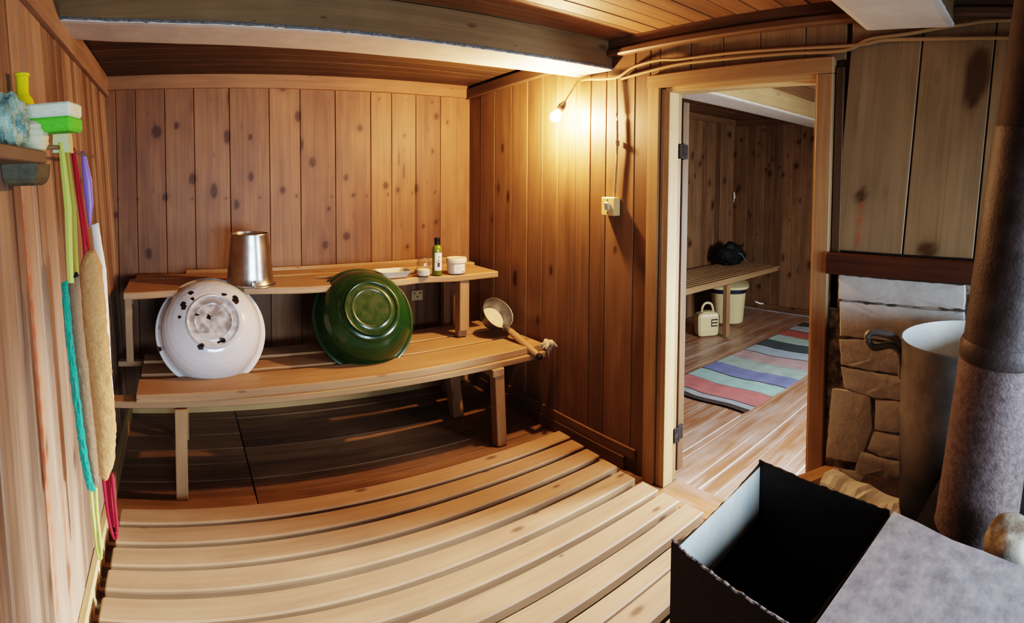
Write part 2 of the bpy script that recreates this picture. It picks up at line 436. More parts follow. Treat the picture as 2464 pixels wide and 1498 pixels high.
# painted beams: the first one bows up at its far left end
def beam(name, y0, y1, pts, h, x1, mat=M_beam, felt=False):
    mb = MB(); rings = []; xs = [p[0] for p in pts]
    def zb(x):
        for (a, za), (b, zb_) in zip(pts, pts[1:]):
            if x <= b: t = (x - a) / (b - a); t = t * t * (3 - 2 * t) if 0 else t; return za + (zb_ - za) * max(0, t)
        return pts[-1][1]
    n = 40; tops = []
    side = MB(); bot = MB(); edge = MB()
    for i in range(n + 1):
        x = xs[0] + (x1 - xs[0]) * i / n; z = zb(x)
        rings.append([(x, y0, z + .004), (x, y0, z + h), (x, y1, z + h), (x, y1, z + .004)])
    b0 = [[mb.vert(p, (p[2] + p[1] * .7, p[0], 3)) for p in r] for r in rings]
    for a, b in zip(b0, b0[1:]):
        for i in range(4): mb.face(a[i], b[i], b[(i + 1) % 4], a[(i + 1) % 4])
    mb.face(*b0[0]); mb.face(*b0[-1][::-1])
    root = shell(name, mb, mat)
    rg = []
    for i in range(n * 2 + 1):
        x = xs[0] + (x1 - xs[0]) * i / n / 2; z = zb(x); j = lambda s: .003 * nz((x * 40, s, 0), 1.)
        rg.append([(x, y0 - .004 + j(1), z + .012 + j(2)), (x, y0 - .003 + j(3), z), (x, y0 + .02, z - .003), (x, y1 - .02, z - .003), (x, y1 + .003, z), (x, y1 + .003, z + .012), (x, y1 - .02, z + .014), (x, y0 + .02, z + .014)])
    o = MB().loft(rg, flip=True).build('painted_underside', M_white, root, label='white painted underside of the beam')
    if felt:
        MB().tube([(xs[0] + (x1 - xs[0]) * i / 160, y0 - .004 + .004 * nz((i * .9, 0, 3), 1.), zb(xs[0] + (x1 - xs[0]) * i / 160) + .009 + .004 * nz((i * .7, 5, 0), 1.)) for i in range(161)], [.006 + .0035 * nz((i * 1.3, 2, 2), 1.) for i in range(161)], 6).build('felt_edge', plain('grey_felt', (.07, .075, .075), .95, col2=(.20, .20, .19), scale=90), root, label='frayed grey felt along the lower front edge')
    return root
beam('ceiling_beam', 2.07, 2.36, [(-.50, 2.116), (-.25, 2.088), (.015, 2.071), (.428, 2.058), (.95, 2.05), (1.44, 2.052), (W, 2.064)], .15, W - .001, felt=True)
beam('ceiling_beam', .372, .705, [(-.50, 2.09), (W, 2.09)], .13, W - .03)
beam('ceiling_beam', 2.07, 2.36, [(2.16, 2.06), (5.6, 2.06)], .16, 5.64, mat=M_jamb)  # paler wood than the beam it continues: window light put into its colour

# floors
fe = []; y = FY
for e in (.6, .74, .88, 1.03, 1.2, 1.35, 1.5, 1.64, 1.8, 1.95, 2.1, 2.25, 2.40, 2.553, 2.70, 2.86, 3.02, 3.2, 3.41, 3.54):
    fe.append((y, e)); y = e
flo = MB().boards(lambda u, v, n: (v, u, n), fe, -.36, .344, .03)
flo.boards(lambda u, v, n: (v, u, n), [f for f in fe if f[0] < 2.54 or f[0] > 3.40], .35, W + .1, .03)
flo.boards(lambda u, v, n: (v, u, n - .003), [f for f in fe if 2.54 < f[0] < 3.40], .353, W + .1, .03)
flo.f = [tuple(reversed(f)) for f in flo.f]
shell('floor', flo, M_floor)
shell('floor_slab', MB().bx(-.6, 6., FY - .2, 3.9, -.08, -.03), M_core)
fe2 = [(-.2 + .165 * k, -.035 + .165 * k) for k in range(23)]
fl2 = MB().boards(lambda u, v, n: (v, u, n - .006), fe2, 2.12, 5.7, .04, gap=.0004, jit=.0006); fl2.f = [tuple(reversed(f)) for f in fl2.f]
shell('floor_changing_room', fl2, M_red)
seam = MB()
for ys, x0, x1 in ((1.538, 2.15, 3.9), (1.826, 2.25, 3.0), (2.79, 3.3, 4.3), (1.20, 2.3, 3.4)):
    seam.bx(x0, x1, ys - .0045, ys + .0045, -.004, -.0045 + .0006, .0002)
shell('floor_seam_filler', seam, plain('worn_pale_seams', (.75, .70, .66), .5))
# threshold plank
shell('trim_13', MB().bx(1.97, 2.152, .93, 1.67, -.02, .004, .004), M_red)

# wall behind the viewer with its low window, and the changing room's shell
def wall_hole(name, mat, fn, u0, u1, v0, v1, hu0, hu1, hv0, hv1, flip=False, knots=()):
    mb = MB()
    k = u0; edges = []
    while k < u1 - 1e-6: edges.append((k, min(u1, k + .12))); k += .12
    for a, b in edges:
        if b <= hu0 or a >= hu1: mb.boards(fn, [(a, b)], v0, v1, .025 if knots else .06, knots)
        else:
            for (aa, bb) in ((a, min(b, hu0)), (max(a, hu1), b)):
                if bb - aa > .012: mb.boards(fn, [(aa, bb)], v0, v1, .06)
            aa, bb = max(a, hu0), min(b, hu1)
            if bb - aa > .012:
                mb.boards(fn, [(aa, bb)], v0, hv0, .06); mb.boards(fn, [(aa, bb)], hv1, v1, .06)
    if flip: mb.f = [tuple(reversed(f)) for f in mb.f]
    return shell(name, mb, mat)
WF = (.0, 1.60, .80, 1.50)
wall_hole('wall_front', M_left, lambda u, v, n: (u, FY + n, v), -.5, W + .02, 0, 2.3, *WF, flip=True)
XF = 5.65
WA = (.20, 1.10, 1.35, 2.0)
WC = (2.75, 3.65, .75, 1.65)
kr_ = random.Random(5)
wall_hole('wall_changing_room_end', M_annex, lambda u, v, n: (XF - n, u, v), -.3, 3.62, 0, 2.3, *WA, flip=True, knots=[(kr_.uniform(2.3, 3.6), kr_.uniform(.15, 2.1), kr_.uniform(.012, .026), kr_.uniform(1.1, 1.7)) for k in range(38)])
ae = []; x = 2.155
while x < XF: w = rnd.uniform(.11, .17); ae.append((x, min(XF, x + w))); x += w
KA = [(5.45, 1.5, .02, 1.4), (5.2, 1.2, .02, 1.4), (4.6, 1.6, .02, 1.4), (4.2, 1.3, .022, 1.4), (4.4, .9, .02, 1.4), (5.0, 1.75, .02, 1.3)] + [(kr_.uniform(3.5, 5.6), kr_.uniform(.6, 2.1), kr_.uniform(.015, .03), kr_.uniform(1.1, 1.7)) for k in range(26)]
shell('wall_changing_room_back', MB().boards(lambda u, v, n: (u, 3.60 - n, v), ae, 0, 2.3, .03, KA), M_annex)
wall_hole('wall_changing_room_front', M_annex, lambda u, v, n: (u, -.3 + n, v), 2.155, XF, 0, 2.3, *WC, flip=True)
shell('ceiling_changing_room', MB().boards(lambda u, v, n: (v, u, 2.22 - n), [(-.3 + .13 * k, -.17 + .13 * k) for k in range(31)], 2.1, XF, .1), M_annex)
shell('baseboard_changing_room', MB().bx(XF - .02, XF, -.3, 3.6, 0, .07), M_annex)
shell('trim_14', MB().bx(XF - .03, XF, -.3, 3.6, 2.15, 2.22).bx(2.16, XF, 3.57, 3.6, 2.15, 2.22), M_annex)
def clear(name, tint, gloss, rough=.03):
    m, nt, b = mat_new(name); t = N(nt, 'ShaderNodeBsdfTransparent', Color=tint + (1,)); g = N(nt, 'ShaderNodeBsdfGlossy', Roughness=rough)
    lw = N(nt, 'ShaderNodeLayerWeight', Blend=.25); mx = N(nt, 'ShaderNodeMixShader')
    nt.links.new(math_(nt, 'MULTIPLY_ADD', lw.outputs['Facing'], gloss, .02), mx.inputs[0])
    nt.links.new(t.outputs[0], mx.inputs[1]); nt.links.new(g.outputs[0], mx.inputs[2]); nt.links.new(mx.outputs[0], nt.nodes['Material Output'].inputs[0]); return m
M_glass = clear('window_glass', (.96, .97, .97), .15)
def window(name, fn, h):
    u0, u1, v0, v1 = h; mb = MB(); t = .035
    for (a, b, c, d) in ((u0, u0 + t, v0, v1), (u1 - t, u1, v0, v1), (u0, u1, v0, v0 + t), (u0, u1, v1 - t, v1), ((u0 + u1) / 2 - .015, (u0 + u1) / 2 + .015, v0, v1)):
        P, Q = V(fn(a, c, .0)), V(fn(b, d, -.06)); c_ = (P + Q) / 2; e = (Q - P) / 2
        mb.box(c_, (abs(e.x), 0, 0), (0, abs(e.y), 0), (0, 0, abs(e.z)), .003)
    o = shell(name, mb, M_trim)
    g = MB(); g.v and None
    i = [g.vert(fn(u, v, -.04)) for u, v in ((u0, v0), (u1, v0), (u1, v1), (u0, v1))]; g.face(*i)
    g.build('pane', M_glass, o)
window('window_1', lambda u, v, n: (u, FY + n, v), WF)
window('window_2', lambda u, v, n: (XF - n, u, v), WA)
window('window_3', lambda u, v, n: (u, -.3 + n, v), WC)

# door leaf swung back into the changing room
dr = thing('door_1', None, None, (2.17, 1.69, 0)); dr['kind'] = 'structure'
MB().bar((2.202, 1.690, .955), (2.220, 2.41, .955), .048, 1.86, ch=.003).build('leaf', M_lamp, dr)
MH = plain('rusty_hinge', (.014, .011, .010), .9, 0., spec=.1, col2=(.045, .035, .03), scale=60)
for zz in (1.637, .228):
    h = MB(); h.bx(2.126, 2.163, 1.6705, 1.676, zz - .036, zz + .036, .001).bx(2.163, 2.205, 1.678, 1.687, zz - .036, zz + .036, .001)
    h.tube([(2.163, 1.676, zz - .04), (2.163, 1.676, zz + .04)], .006, 8).build('hinge', MH, dr)

# ------------------------------------------------------------------ slatted floor and benches
yb = [(2.364, 2.345), (2.239, 2.22), (2.111, 2.092), (1.974, 1.969), (1.836, 1.833), (1.694, 1.721), (1.567, 1.58), (1.434, 1.445), (1.302, 1.312), (1.222, 1.226), (1.085, 1.09), (.95, .955), (.82, .82), (.69, .69)]
xr = [1.965, 1.953, 1.946, 1.935, 1.917, 1.922, 1.916, 1.914, 1.92, 1.90, 1.90, 1.90, 1.9, 1.9]
xl = [-.268, -.269, -.272, -.277, -.280, -.273, -.275, -.27, -.27, -.27, -.27, -.27, -.27, -.27]
du = thing('duckboard', 'pale wooden slatted duckboard covering the floor in front of the benches', 'duckboard', (.85, 1.5, 0))
for i, ((yr, yl), a, b) in enumerate(zip(yb, xl, xr)):
    w = .101 if i != 8 else .074
    if i == 12: b = 1.50                               # the nearest slats stop at the hearth and the tank
    if i == 13: b = .76
    c0 = yl + (yr - yl) * 0; slope = (yr - yl) / 2.2
    y0 = yl - w / 2; y1 = yl + slope * (b - a) - w / 2
    MB().bar((a, y0, .0595), (b, y1, .0595), w, .041, ch=.006).build('slat', M_slat, du)
for x in (-.12, .86, 1.72):
    MB().bx(x - .03, x + .03, .76 if x < 1.5 else 1.33, 2.33, 0.001, .038, .003).build('batten', M_dkwood, du)

lb = thing('bench', 'lower pale wooden bench of three planks, carrying both basins', 'bench', (.9, 2.9, 0))
def plank(mb, x0, x1, f0, f1, zt, th, wav=0., step=.04, ch=.006, seed=1.):
    """plank along x; f0/f1 give front and back edge y as functions of x"""
    n = int((x1 - x0) / step); rings = []; sd = seed * 11.3
    base = []
    for i in range(n + 1):
        x = x0 + (x1 - x0) * i / n; a, b = f0(x), f1(x); zz = zt + wav * nz((x, 0, seed), 2.5)
        pr = [(a + ch * .3, zz - th), (a, zz - th + ch), (a + .001, zz - ch), (a + ch, zz)] + [(a + ch + (b - a - 2 * ch) * k / 6, zz) for k in range(1, 6)] + [(b - ch, zz), (b, zz - ch), (b, zz - th + ch), (b - ch * .3, zz - th)]
        base.append([mb.vert((x, p, q), (p + q * 1.3 + sd, x + sd, sd), tn=.5 + .5 * nz((seed, 0, 0), 3)) for p, q in pr])
    m = len(base[0])
    for A, C in zip(base, base[1:]):
        for i in range(m): mb.face(A[i], C[i], C[(i + 1) % m], A[(i + 1) % m])
    mb.face(*base[0]); mb.face(*base[-1][::-1])
    mb.f = mb.f
    return mb
def flipped(mb): mb.f = [tuple(reversed(f)) for f in mb.f]; return mb
ZL = .505
def lin(x, *P):
    for (a, ya), (b, yb_) in zip(P, P[1:]):
        if x <= b: return ya + (yb_ - ya) * max(0., (x - a) / (b - a))
    return P[-1][1]
fC = lambda x: lin(x, (-.2, 2.53), (.5, 2.577), (1.2, 2.572), (2.03, 2.60))
plank(MB(), -.205, 2.03, fC, lambda x: lin(x, (-.2, 2.742), (.47, 2.795), (1.285, 2.803), (2.03, 2.835)), ZL, .042, seed=1).build('seat_plank', M_bench, lb)
plank(MB(), -.20, 2.04, lambda x: lin(x, (-.2, 2.813), (.48, 2.848), (1.29, 2.829), (2.04, 2.862)), lambda x: lin(x, (-.2, 2.948), (.5, 2.987), (1.386, 3.015), (2.04, 3.03)), ZL - .002, .024, seed=2).build('seat_plank', M_bench, lb)
plank(MB(), -.20, 1.985, lambda x: lin(x, (-.2, 3.023), (.5, 3.055), (1.4, 3.041), (2., 3.055)), lambda x: lin(x, (-.2, 3.15), (1.5, 3.272), (2., 3.29)), ZL - .003, .024, seed=3).build('seat_plank', M_bench, lb)
MB().bar((-.342, 2.60, .4465), (2.03, 2.615, .4465), .085, .032).build('bearer', M_bench, lb)
MB().bar((-.35, 3.11, .4635), (2.03, 3.16, .4635), .05, .03).build('bearer', M_bench, lb)
def post(pb, pt, w, d, par, name='leg', mat=None):
    pb, pt = V(pb), V(pt); return MB().bar(pb, pt, w, d, up=(0, 1, 0), ch=.003).build(name, mat or M_bench, par)
post((.0, 2.56, .001), (.0, 2.56, .43), .056, .05, lb); 
post((1.69, 2.555, .001), (1.69, 2.59, .43), .062, .06, lb)
post((1.66, 3.0, .001), (1.66, 3.1, .43), .07, .07, lb)
post((.02, 3.16, .001), (.02, 3.16, .43), .05, .05, lb)
MB().bar((.0, 2.552, .409), (.0, 3.26, .409), .062, .042).build('cross_rail', M_bench, lb)
MB().bar((1.68, 2.552, .409), (1.68, 3.26, .409), .075, .042).build('cross_rail', M_bench, lb)
MB().bx(.97, 1.032, B - .065, B - .021, .055, .116).build('wall_cleat', M_jamb, lb)
M_nail = plain('nail_head', (.03, .025, .02), .5, .8)

ub = thing('bench', 'upper pale plank bench along the back wall, with a wavy front edge', 'bench', (.85, 3.25, 0))
ZU = .905
def sm(x, a, b): t = max(0, min(1, (x - a) / (b - a))); return t * t * (3 - 2 * t)
def fU(x):
    y = 2.90 + .05 * sm(x, -.3, 0.) + .012 * sin(x * 6.) + .03 * sm(x, 1.25, 1.42) - .03 * sm(x, 1.42, 1.62)
    y += .085 * (sm(x, .0, .05) - sm(x, .29, .34)) + .085 * (sm(x, .84, .90) - sm(x, 1.14, 1.19))   # wane where the basins lean
    return y
plank(MB(), -.29, 1.925, fU, lambda x: 3.30 + .004 * sin(x * 9), ZU, .036, .006, seed=5).build('seat_plank', M_bench, ub)
plank(MB(), -.26, 1.965, lambda x: 3.305 + .004 * sin(x * 9), lambda x: 3.47, ZU + .004, .036, seed=6).build('seat_plank', M_bench, ub)
plank(MB(), .05, 2.0, lambda x: 3.474, lambda x: 3.503, ZU + .024, .05, seed=7).build('back_strip', M_bench, ub)
post((1.69, 2.985, .55), (1.69, 2.985, .865), .066, .06, ub, 'leg_block')
post((1.688, 3.0, .509), (1.688, 3.0, .866), .06, .05, ub)
post((1.80, 3.42, .001), (1.80, 3.42, .866), .05, .05, ub)
post((-.27, 2.985, .51), (-.275, 2.99, .868), .04, .04, ub)
MB().bar((1.69, 3.02, .845), (1.75, 3.44, .845), .05, .045).build('cross_rail', M_bench, ub)
MB().bar((-.275, 3.0, .845), (-.28, 3.44, .845), .05, .045).build('cross_rail', M_bench, ub)
cl = MB().bx(1.575, 1.661, B - .03, B - .001, .638, .708, .003).build('wall_bracket', M_jamb)
tag(cl, 'small pale wood bracket with nail heads on the wall under the upper bench', 'bracket')
for (x, z) in ((1.597, .69), (1.64, .688), (1.62, .664)): MB().lathe((x, B - .031, z), (0, -1, 0), [(.001, .002), (.006, .001), (.006, -.002)], 8).build('nail', M_nail, cl)

# ------------------------------------------------------------------ basins
def basin(name, label, c, r, tilt, yaw, d, rb, mat, chips, rimmat):
    a = V((sin(yaw) * cos(tilt), -cos(yaw) * cos(tilt), sin(tilt)))
    root = thing(name, label, 'basin', c)
    out = [(r, .0), (r + .004, .004), (r + .003, .009), (r - .003, .011), (r - .009, .011), (r - .014, .016), (r - .018, .028), (r - .022, .046), (r - .030, .072), (r - .043, .100), (r - .062, .127), (r - .086, .149), (r - .112, .165), (rb + .022, d - .021), (rb + .006, d - .016), (rb + .003, d - .008), (rb + .002, d), (rb - .003, d + .003), (rb - .009, d + .001), (rb - .013, d - .005), (rb - .03, d - .006), (rb - .036, d - .003), (rb - .041, d - .001), (rb - .048, d - .006), (rb * .4, d - .007), (.002, d - .007)]
    prof = []
    for (p, q) in zip(out, out[1:]):
        n = max(1, int(hypot(q[0] - p[0], q[1] - p[1]) / .006))
        prof += [(p[0] + (q[0] - p[0]) * k / n, p[1] + (q[1] - p[1]) * k / n) for k in range(n)]
    prof.append(out[-1])
    def kn(lx_, ly_, h):
        v = 0
        for (x, y, s, as_) in chips:
            e = hypot((lx_ - x) / s, (ly_ - y) / (s * as_)) / 1.45 + .5 * nz((lx_ * 90, ly_ * 90, 1), 1.)
            v = max(v, 1.4 - e)
        return max(0, min(1, v))
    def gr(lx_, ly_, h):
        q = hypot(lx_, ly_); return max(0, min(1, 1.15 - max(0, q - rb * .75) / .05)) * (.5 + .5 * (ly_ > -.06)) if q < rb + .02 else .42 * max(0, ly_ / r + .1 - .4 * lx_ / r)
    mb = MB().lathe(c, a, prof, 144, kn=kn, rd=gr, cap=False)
    ins = [(.002, d - .0095), (rb - .05, d - .0095), (rb, d - .020), (r - .112, .161), (r - .086, .145), (r - .065, .124), (r - .047, .098), (r - .034, .070), (r - .026, .044), (r - .021, .027), (r - .017, .014), (r - .01, .007), (r - .002, .001)]
    MB().lathe(c, a, ins, 72, cap=False).build('inside', mat, root, smooth=True)
    mb.build('shell', mat, root, smooth=True)
    rim = MB(); x = V((0, 0, 1)).cross(a).normalized(); y = a.cross(x)
    n = 96; rg = []
    for k in range(n + 1):
        t = 2 * pi * k / n; e = x * cos(t) + y * sin(t)
        rg.append([V(c) + e * (r + .001 + .004 * cos(2 * pi * q / 8)) + a * (.003 + .004 * sin(2 * pi * q / 8)) for q in range(8)])
    rim.loft(rg, cap=False).build('rim', rimmat, root, smooth=True)
    return root
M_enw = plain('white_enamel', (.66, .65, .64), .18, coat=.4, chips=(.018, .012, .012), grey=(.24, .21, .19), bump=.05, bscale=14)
M_enrim = plain('worn_enamel_rim', (.60, .57, .53), .35, col2=(.05, .035, .03), scale=60, thr=(.58, .66))
M_eng = plain('green_enamel', (.006, .028, .005), .26, coat=.25, col2=(.011, .040, .007), scale=6, chips=(.012, .012, .01), grey=(.040, .055, .018), bump=.05, bscale=14)
M_engr = plain('green_enamel_rim', (.008, .04, .012), .25)
CH = [(-.104, .162, .013, .7), (-.098, .122, .009, .8), (-.146, .092, .012, 1.5), (-.168, .031, .007, 1.), (.064, .139, .012, .6), (.125, .112, .014, 1.5), (-.069, -.126, .013, .9), (.04, -.101, .013, .8), (.02, -.108, .008, .6), (-.276, -.09, .010, 1.4), (-.021, .021, .009, 1.2), (-.084, .033, .006, .7), (-.074, .033, .005, .7), (-.272, .02, .005, 1.)]
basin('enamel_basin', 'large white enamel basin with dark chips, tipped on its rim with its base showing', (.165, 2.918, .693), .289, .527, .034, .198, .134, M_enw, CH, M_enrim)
basin('enamel_basin', 'large dark green enamel basin tipped on its rim between bench levels', (1.018, 2.928, .706), .290, .524, -.068, .200, .147, M_eng, [], M_engr)

# galvanised bucket standing upside down
M_galv = plain('galvanised_steel', (.34, .325, .29), .28, 1., col2=(.52, .50, .46), scale=30, thr=(.3, .7), bump=.08, bscale=40, stretch=(1, 1, .5))
bk = thing('bucket', 'shiny galvanised metal bucket standing upside down on the upper bench', 'bucket', (.400, 3.06, ZU))
b0 = V((.400, 3.06, ZU + .008))
MB().lathe(b0, (0, 0, 1), [(.132, 0), (.136, .002), (.137, .008), (.133, .013), (.128, .05), (.1245, .09), (.119, .15), (.112, .22), (.105, .272), (.106, .279), (.104, .283), (.101, .282), (.0995, .272), (.05, .2705), (.001, .270)], 64).build('body', M_galv, bk, smooth=True)
ear = MB().lathe((.400, 2.924, ZU + .03), (0, -1, 0), [(.001, .004), (.009, .004), (.012, .001), (.012, -.002)], 12)
ear.tube([(.393, 2.920, ZU + .045), (.393, 2.915, ZU + .02), (.400, 2.911, ZU + .008), (.408, 2.915, ZU + .02), (.408, 2.92, ZU + .045)], .003, 6)
ear.build('handle_ear', M_galv, bk, smooth=True)
hd = MB().tube([(.400 + .143 * sin(t), 3.06 - .143 * cos(t), ZU + .007 + .0 * t) for t in [pi * k / 24 for k in range(25)]], .0035, 6)
hd.build('bail_handle', M_galv, bk, smooth=True)

# small things on the upper bench
M_jar = clear('jar_glass', (.96, .95, .92), .5, .1)
M_pow = plain('white_powder', (.78, .74, .66), .9, bump=.4, scale=80)
jr = thing('glass_jar', 'open glass jar part filled with white powder on the upper bench', 'jar', (1.43, 3.0, ZU))
jc = (1.43, 3.0, ZU + .002)
MB().lathe(jc, (0, 0, 1), [(.001, .001), (.036, .001), (.041, .006), (.0425, .02), (.0425, .082), (.040, .093), (.0355, .098), (.0355, .112), (.0375, .113), (.0375, .117), (.0345, .117), (.034, .098), (.038, .091), (.0405, .08), (.0405, .02), (.037, .004), (.001, .0035)], 40).build('glass', M_jar, jr, smooth=True)
MB().lathe(jc, (0, 0, 1), [(.001, .004), (.037, .005), (.0402, .015), (.0402, .036), (.03, .042), (.012, .046), (.001, .044)], 32).build('powder', M_pow, jr, smooth=True)

sh = thing('shampoo_bottle', 'slim olive green shampoo bottle with black cap and white label', 'bottle', (1.521, 3.0, ZU))
sc = (1.521, 3.0, ZU + .001); M_olive = plain('olive_plastic', (.16, .20, .02), .2, trans=.25, coat=.3); M_black = plain('black_plastic', (.012, .012, .012), .35)
MB().lathe(sc, (0, 0, 1), [(.001, .0), (.028, .0), (.031, .004), (.031, .155), (.029, .168), (.022, .178), (.015, .182), (.014, .186)], 40).build('body', M_olive, sh, smooth=True)
MB().lathe(sc, (0, 0, 1), [(.013, .184), (.0175, .186), (.0175, .214), (.0185, .216), (.0185, .226), (.016, .228), (.001, .228)], 28).build('cap', M_black, sh, smooth=True)
def wraplabel(c, r, a0, a1, z0, z1, n=12):
    mb = MB(); rows = []
    for z in (z0, z1): rows.append([mb.vert((c[0] + r * sin(t), c[1] - r * cos(t), c[2] + z)) for t in [a0 + (a1 - a0) * k / n for k in range(n + 1)]])
    for i in range(n): mb.face(rows[0][i], rows[0][i + 1], rows[1][i + 1], rows[1][i])
    return mb
M_label = plain('white_label', (.80, .76, .68), .5); M_purp = plain('plum_print', (.06, .012, .03), .5); M_grn = plain('grey_green_print', (.30, .33, .22), .5); M_grey = plain('grey_print', (.32, .30, .33), .5)
lo = wraplabel(sc, .0316, -.95, .62, .030, .138).build('label', M_label, sh, smooth=True)
q = wraplabel(sc, .0320, -.42, .05, .052, .078); 
for k in (.0, .1, .2): q2 = wraplabel(sc, .0320, -.35 + k, -.28 + k, .085, .10); o = len(q.v); q.v += q2.v; q.bc += q2.bc; q.kn += q2.kn; q.rd += q2.rd; q.tn += q2.tn; q.f += [tuple(i + o for i in f) for f in q2.f]
q.build('printed_fruit', M_purp, lo); wraplabel(sc, .0321, -.9, .6, .080, .0825).build('printed_band', M_purp, lo)
wraplabel(sc, .0320, -.30, .1, .105, .118).build('printed_leaf', M_grn, lo); wraplabel(sc, .0320, -.35, .05, .128, .131).build('printed_line', M_grey, lo)
wraplabel(sc, .0320, -.38, .0, .038, .041).build('printed_line', M_grey, lo)

tb = thing('cream_tub', 'wide pale plastic tub with lid and label, nearest the end of the upper bench', 'tub', (1.655, 3.0, ZU))
tc_ = (1.655, 3.0, ZU + .001); M_tub = plain('cream_plastic', (.66, .56, .44), .4); M_pink = plain('orange_print', (.62, .20, .09), .5)
MB().lathe(tc_, (0, 0, 1), [(.001, 0), (.052, 0), (.056, .004), (.058, .02), (.060, .066), (.058, .068)], 48).build('body', M_tub, tb, smooth=True)
MB().lathe(tc_, (0, 0, 1), [(.058, .067), (.0635, .068), (.064, .072), (.0635, .092), (.060, .097), (.052, .0965), (.051, .0945), (.001, .0945)], 48).build('lid', M_tub, tb, smooth=True)
wl_ = wraplabel(tc_, .0604, -.75, .50, .010, .062).build('label', M_label, tb, smooth=True); wraplabel(tc_, .0604, .50, 1.2, .012, .062).build('label', M_pink, tb, smooth=True)
wraplabel(tc_, .0607, .05, .40, .013, .022).build('printed_barcode', M_grey, wl_)
for z in (.03, .036, .042, .048): wraplabel(tc_, .0607, -.55, .25, z, z + .0012).build('printed_line', M_grey, wl_)

M_tray = plain('milky_plastic', (.62, .55, .43), .35, trans=.3)
mb = MB(); rg = []
tcx, tcy = 1.248, 3.045
def rr_ring(cx, cy, hx, hy, r, z, n=6):
    P = []
    for (sx, sy, a0) in ((1, 1, 0), (-1, 1, pi / 2), (-1, -1, pi), (1, -1, 3 * pi / 2)):
        for k in range(n + 1):
            t = a0 + pi / 2 * k / n; P.append((cx + sx * (hx - r) + r * cos(t), cy + sy * (hy - r) + r * sin(t), z))
    return P
mb.loft([rr_ring(tcx, tcy, .075, .05, .02, ZU + .003), rr_ring(tcx, tcy, .10, .07, .025, ZU + .04), rr_ring(tcx, tcy, .105, .075, .026, ZU + .041), rr_ring(tcx, tcy, .105, .075, .026, ZU + .043), rr_ring(tcx, tcy, .098, .068, .025, ZU + .042), rr_ring(tcx, tcy, .073, .048, .02, ZU + .006)], flip=False)
tag(mb.build('soap_tray', M_tray, smooth=True), 'shallow translucent plastic tray on the upper bench beside the glass jar', 'tray')
sp = MB().tube([(1.345, 3.08, ZU + .010), (1.40, 3.10, ZU + .012), (1.46, 3.13, ZU + .013)], [.006, .008, .007], 8)
tag(sp.build('wooden_peg', M_bench, smooth=True), 'short wooden peg lying between plastic tray and glass jar', 'peg')
sp = MB().tube([(.80, 3.15, ZU + .008), (.86, 3.13, ZU + .012), (.95, 3.10, ZU + .014)], [.004, .010, .011], 8)
tag(sp.build('wooden_stick', M_bench, smooth=True), 'wooden stick on the upper bench, mostly hidden behind the green basin', 'stick')

# long-handled scoop on the lower bench
ax = V((.107, -.734, .66)).normalized(); pc = V((1.893, 2.89, .650)); pc0 = pc - ax * .095
ldl = thing('ladle', 'grey metal ladle pan with a wooden handle, tilted on the lower bench', 'ladle', (pc.x, pc.y, ZL))
M_pan = plain('dull_aluminium', (.24, .25, .25), .38, .9, col2=(.34, .35, .35), scale=25, bump=.05)
M_panb = plain('cream_bottom', (.66, .56, .38), .6, col2=(.50, .42, .28), scale=40)
MB().lathe(pc0, ax, [(.001, .0), (.060, .0), (.078, .010), (.092, .040), (.105, .092), (.109, .096), (.1085, .099), (.105, .098), (.1015, .090), (.088, .040), (.074, .013), (.058, .0045), (.001, .004)], 56).build('pan', M_pan, ldl, smooth=True)
MB().lathe(pc0, ax, [(.001, .0055), (.057, .006), (.071, .0135), (.078, .0225), (.0785, .024), (.06, .0215), (.001, .0205)], 40).build('cream_bottom', M_panb, ldl, smooth=True, label='cream bottom inside the pan')  # cream layer over the bottom of the pan
h0 = V((1.905, 2.812, .572)); h1 = V((1.937, 2.515, .462))
hd = h1 - h0
MB().tube([h0 - hd * .08, h0, h0 + hd * .12], [.013, .019, .020], 14).build('socket', M_pan, ldl, smooth=True)
MB().tube([h0 + hd * t for t in (.10, .14, .4, .7, .93, .95)], [.017, .0205, .0225, .0215, .0195, .016], 14).build('handle', M_bench, ldl, smooth=True)
MB().tube([h0 + hd * t for t in (.935, .95, 1.02, 1.04)], [.015, .0188, .0185, .012], 14).build('handle_tip', M_black, ldl, smooth=True)

# knotted rag at the bench end
M_rag = plain('grey_rag', (.34, .29, .22), .9, col2=(.46, .40, .31), scale=40, bump=.5)
mb = MB()
for s in range(5):
    r_ = random.Random(s); P = []
    for k in range(7):
        t = k / 6
        P.append((1.955 + .075 * t + r_.uniform(-.012, .012), 2.52 - .03 * s / 4 + r_.uniform(-.02, .02), .512 + .028 * sin(pi * t) + .01 * r_.random()))
    mb.tube(P, [.004, .010, .013, .011, .013, .010, .004], 8)
mb.tube([(2.01, 2.525, .535), (2.012, 2.512, .515), (2.015, 2.535, .48), (2.02, 2.53, .44)], [.010, .012, .010, .004], 8)
mb.tube([(2.02, 2.53, .54), (2.03, 2.515, .51), (2.028, 2.53, .47)], [.008, .010, .004], 8)
tag(mb.build('rag', M_rag, smooth=True), 'crumpled grey rag hanging off the end of the lower bench', 'rag')

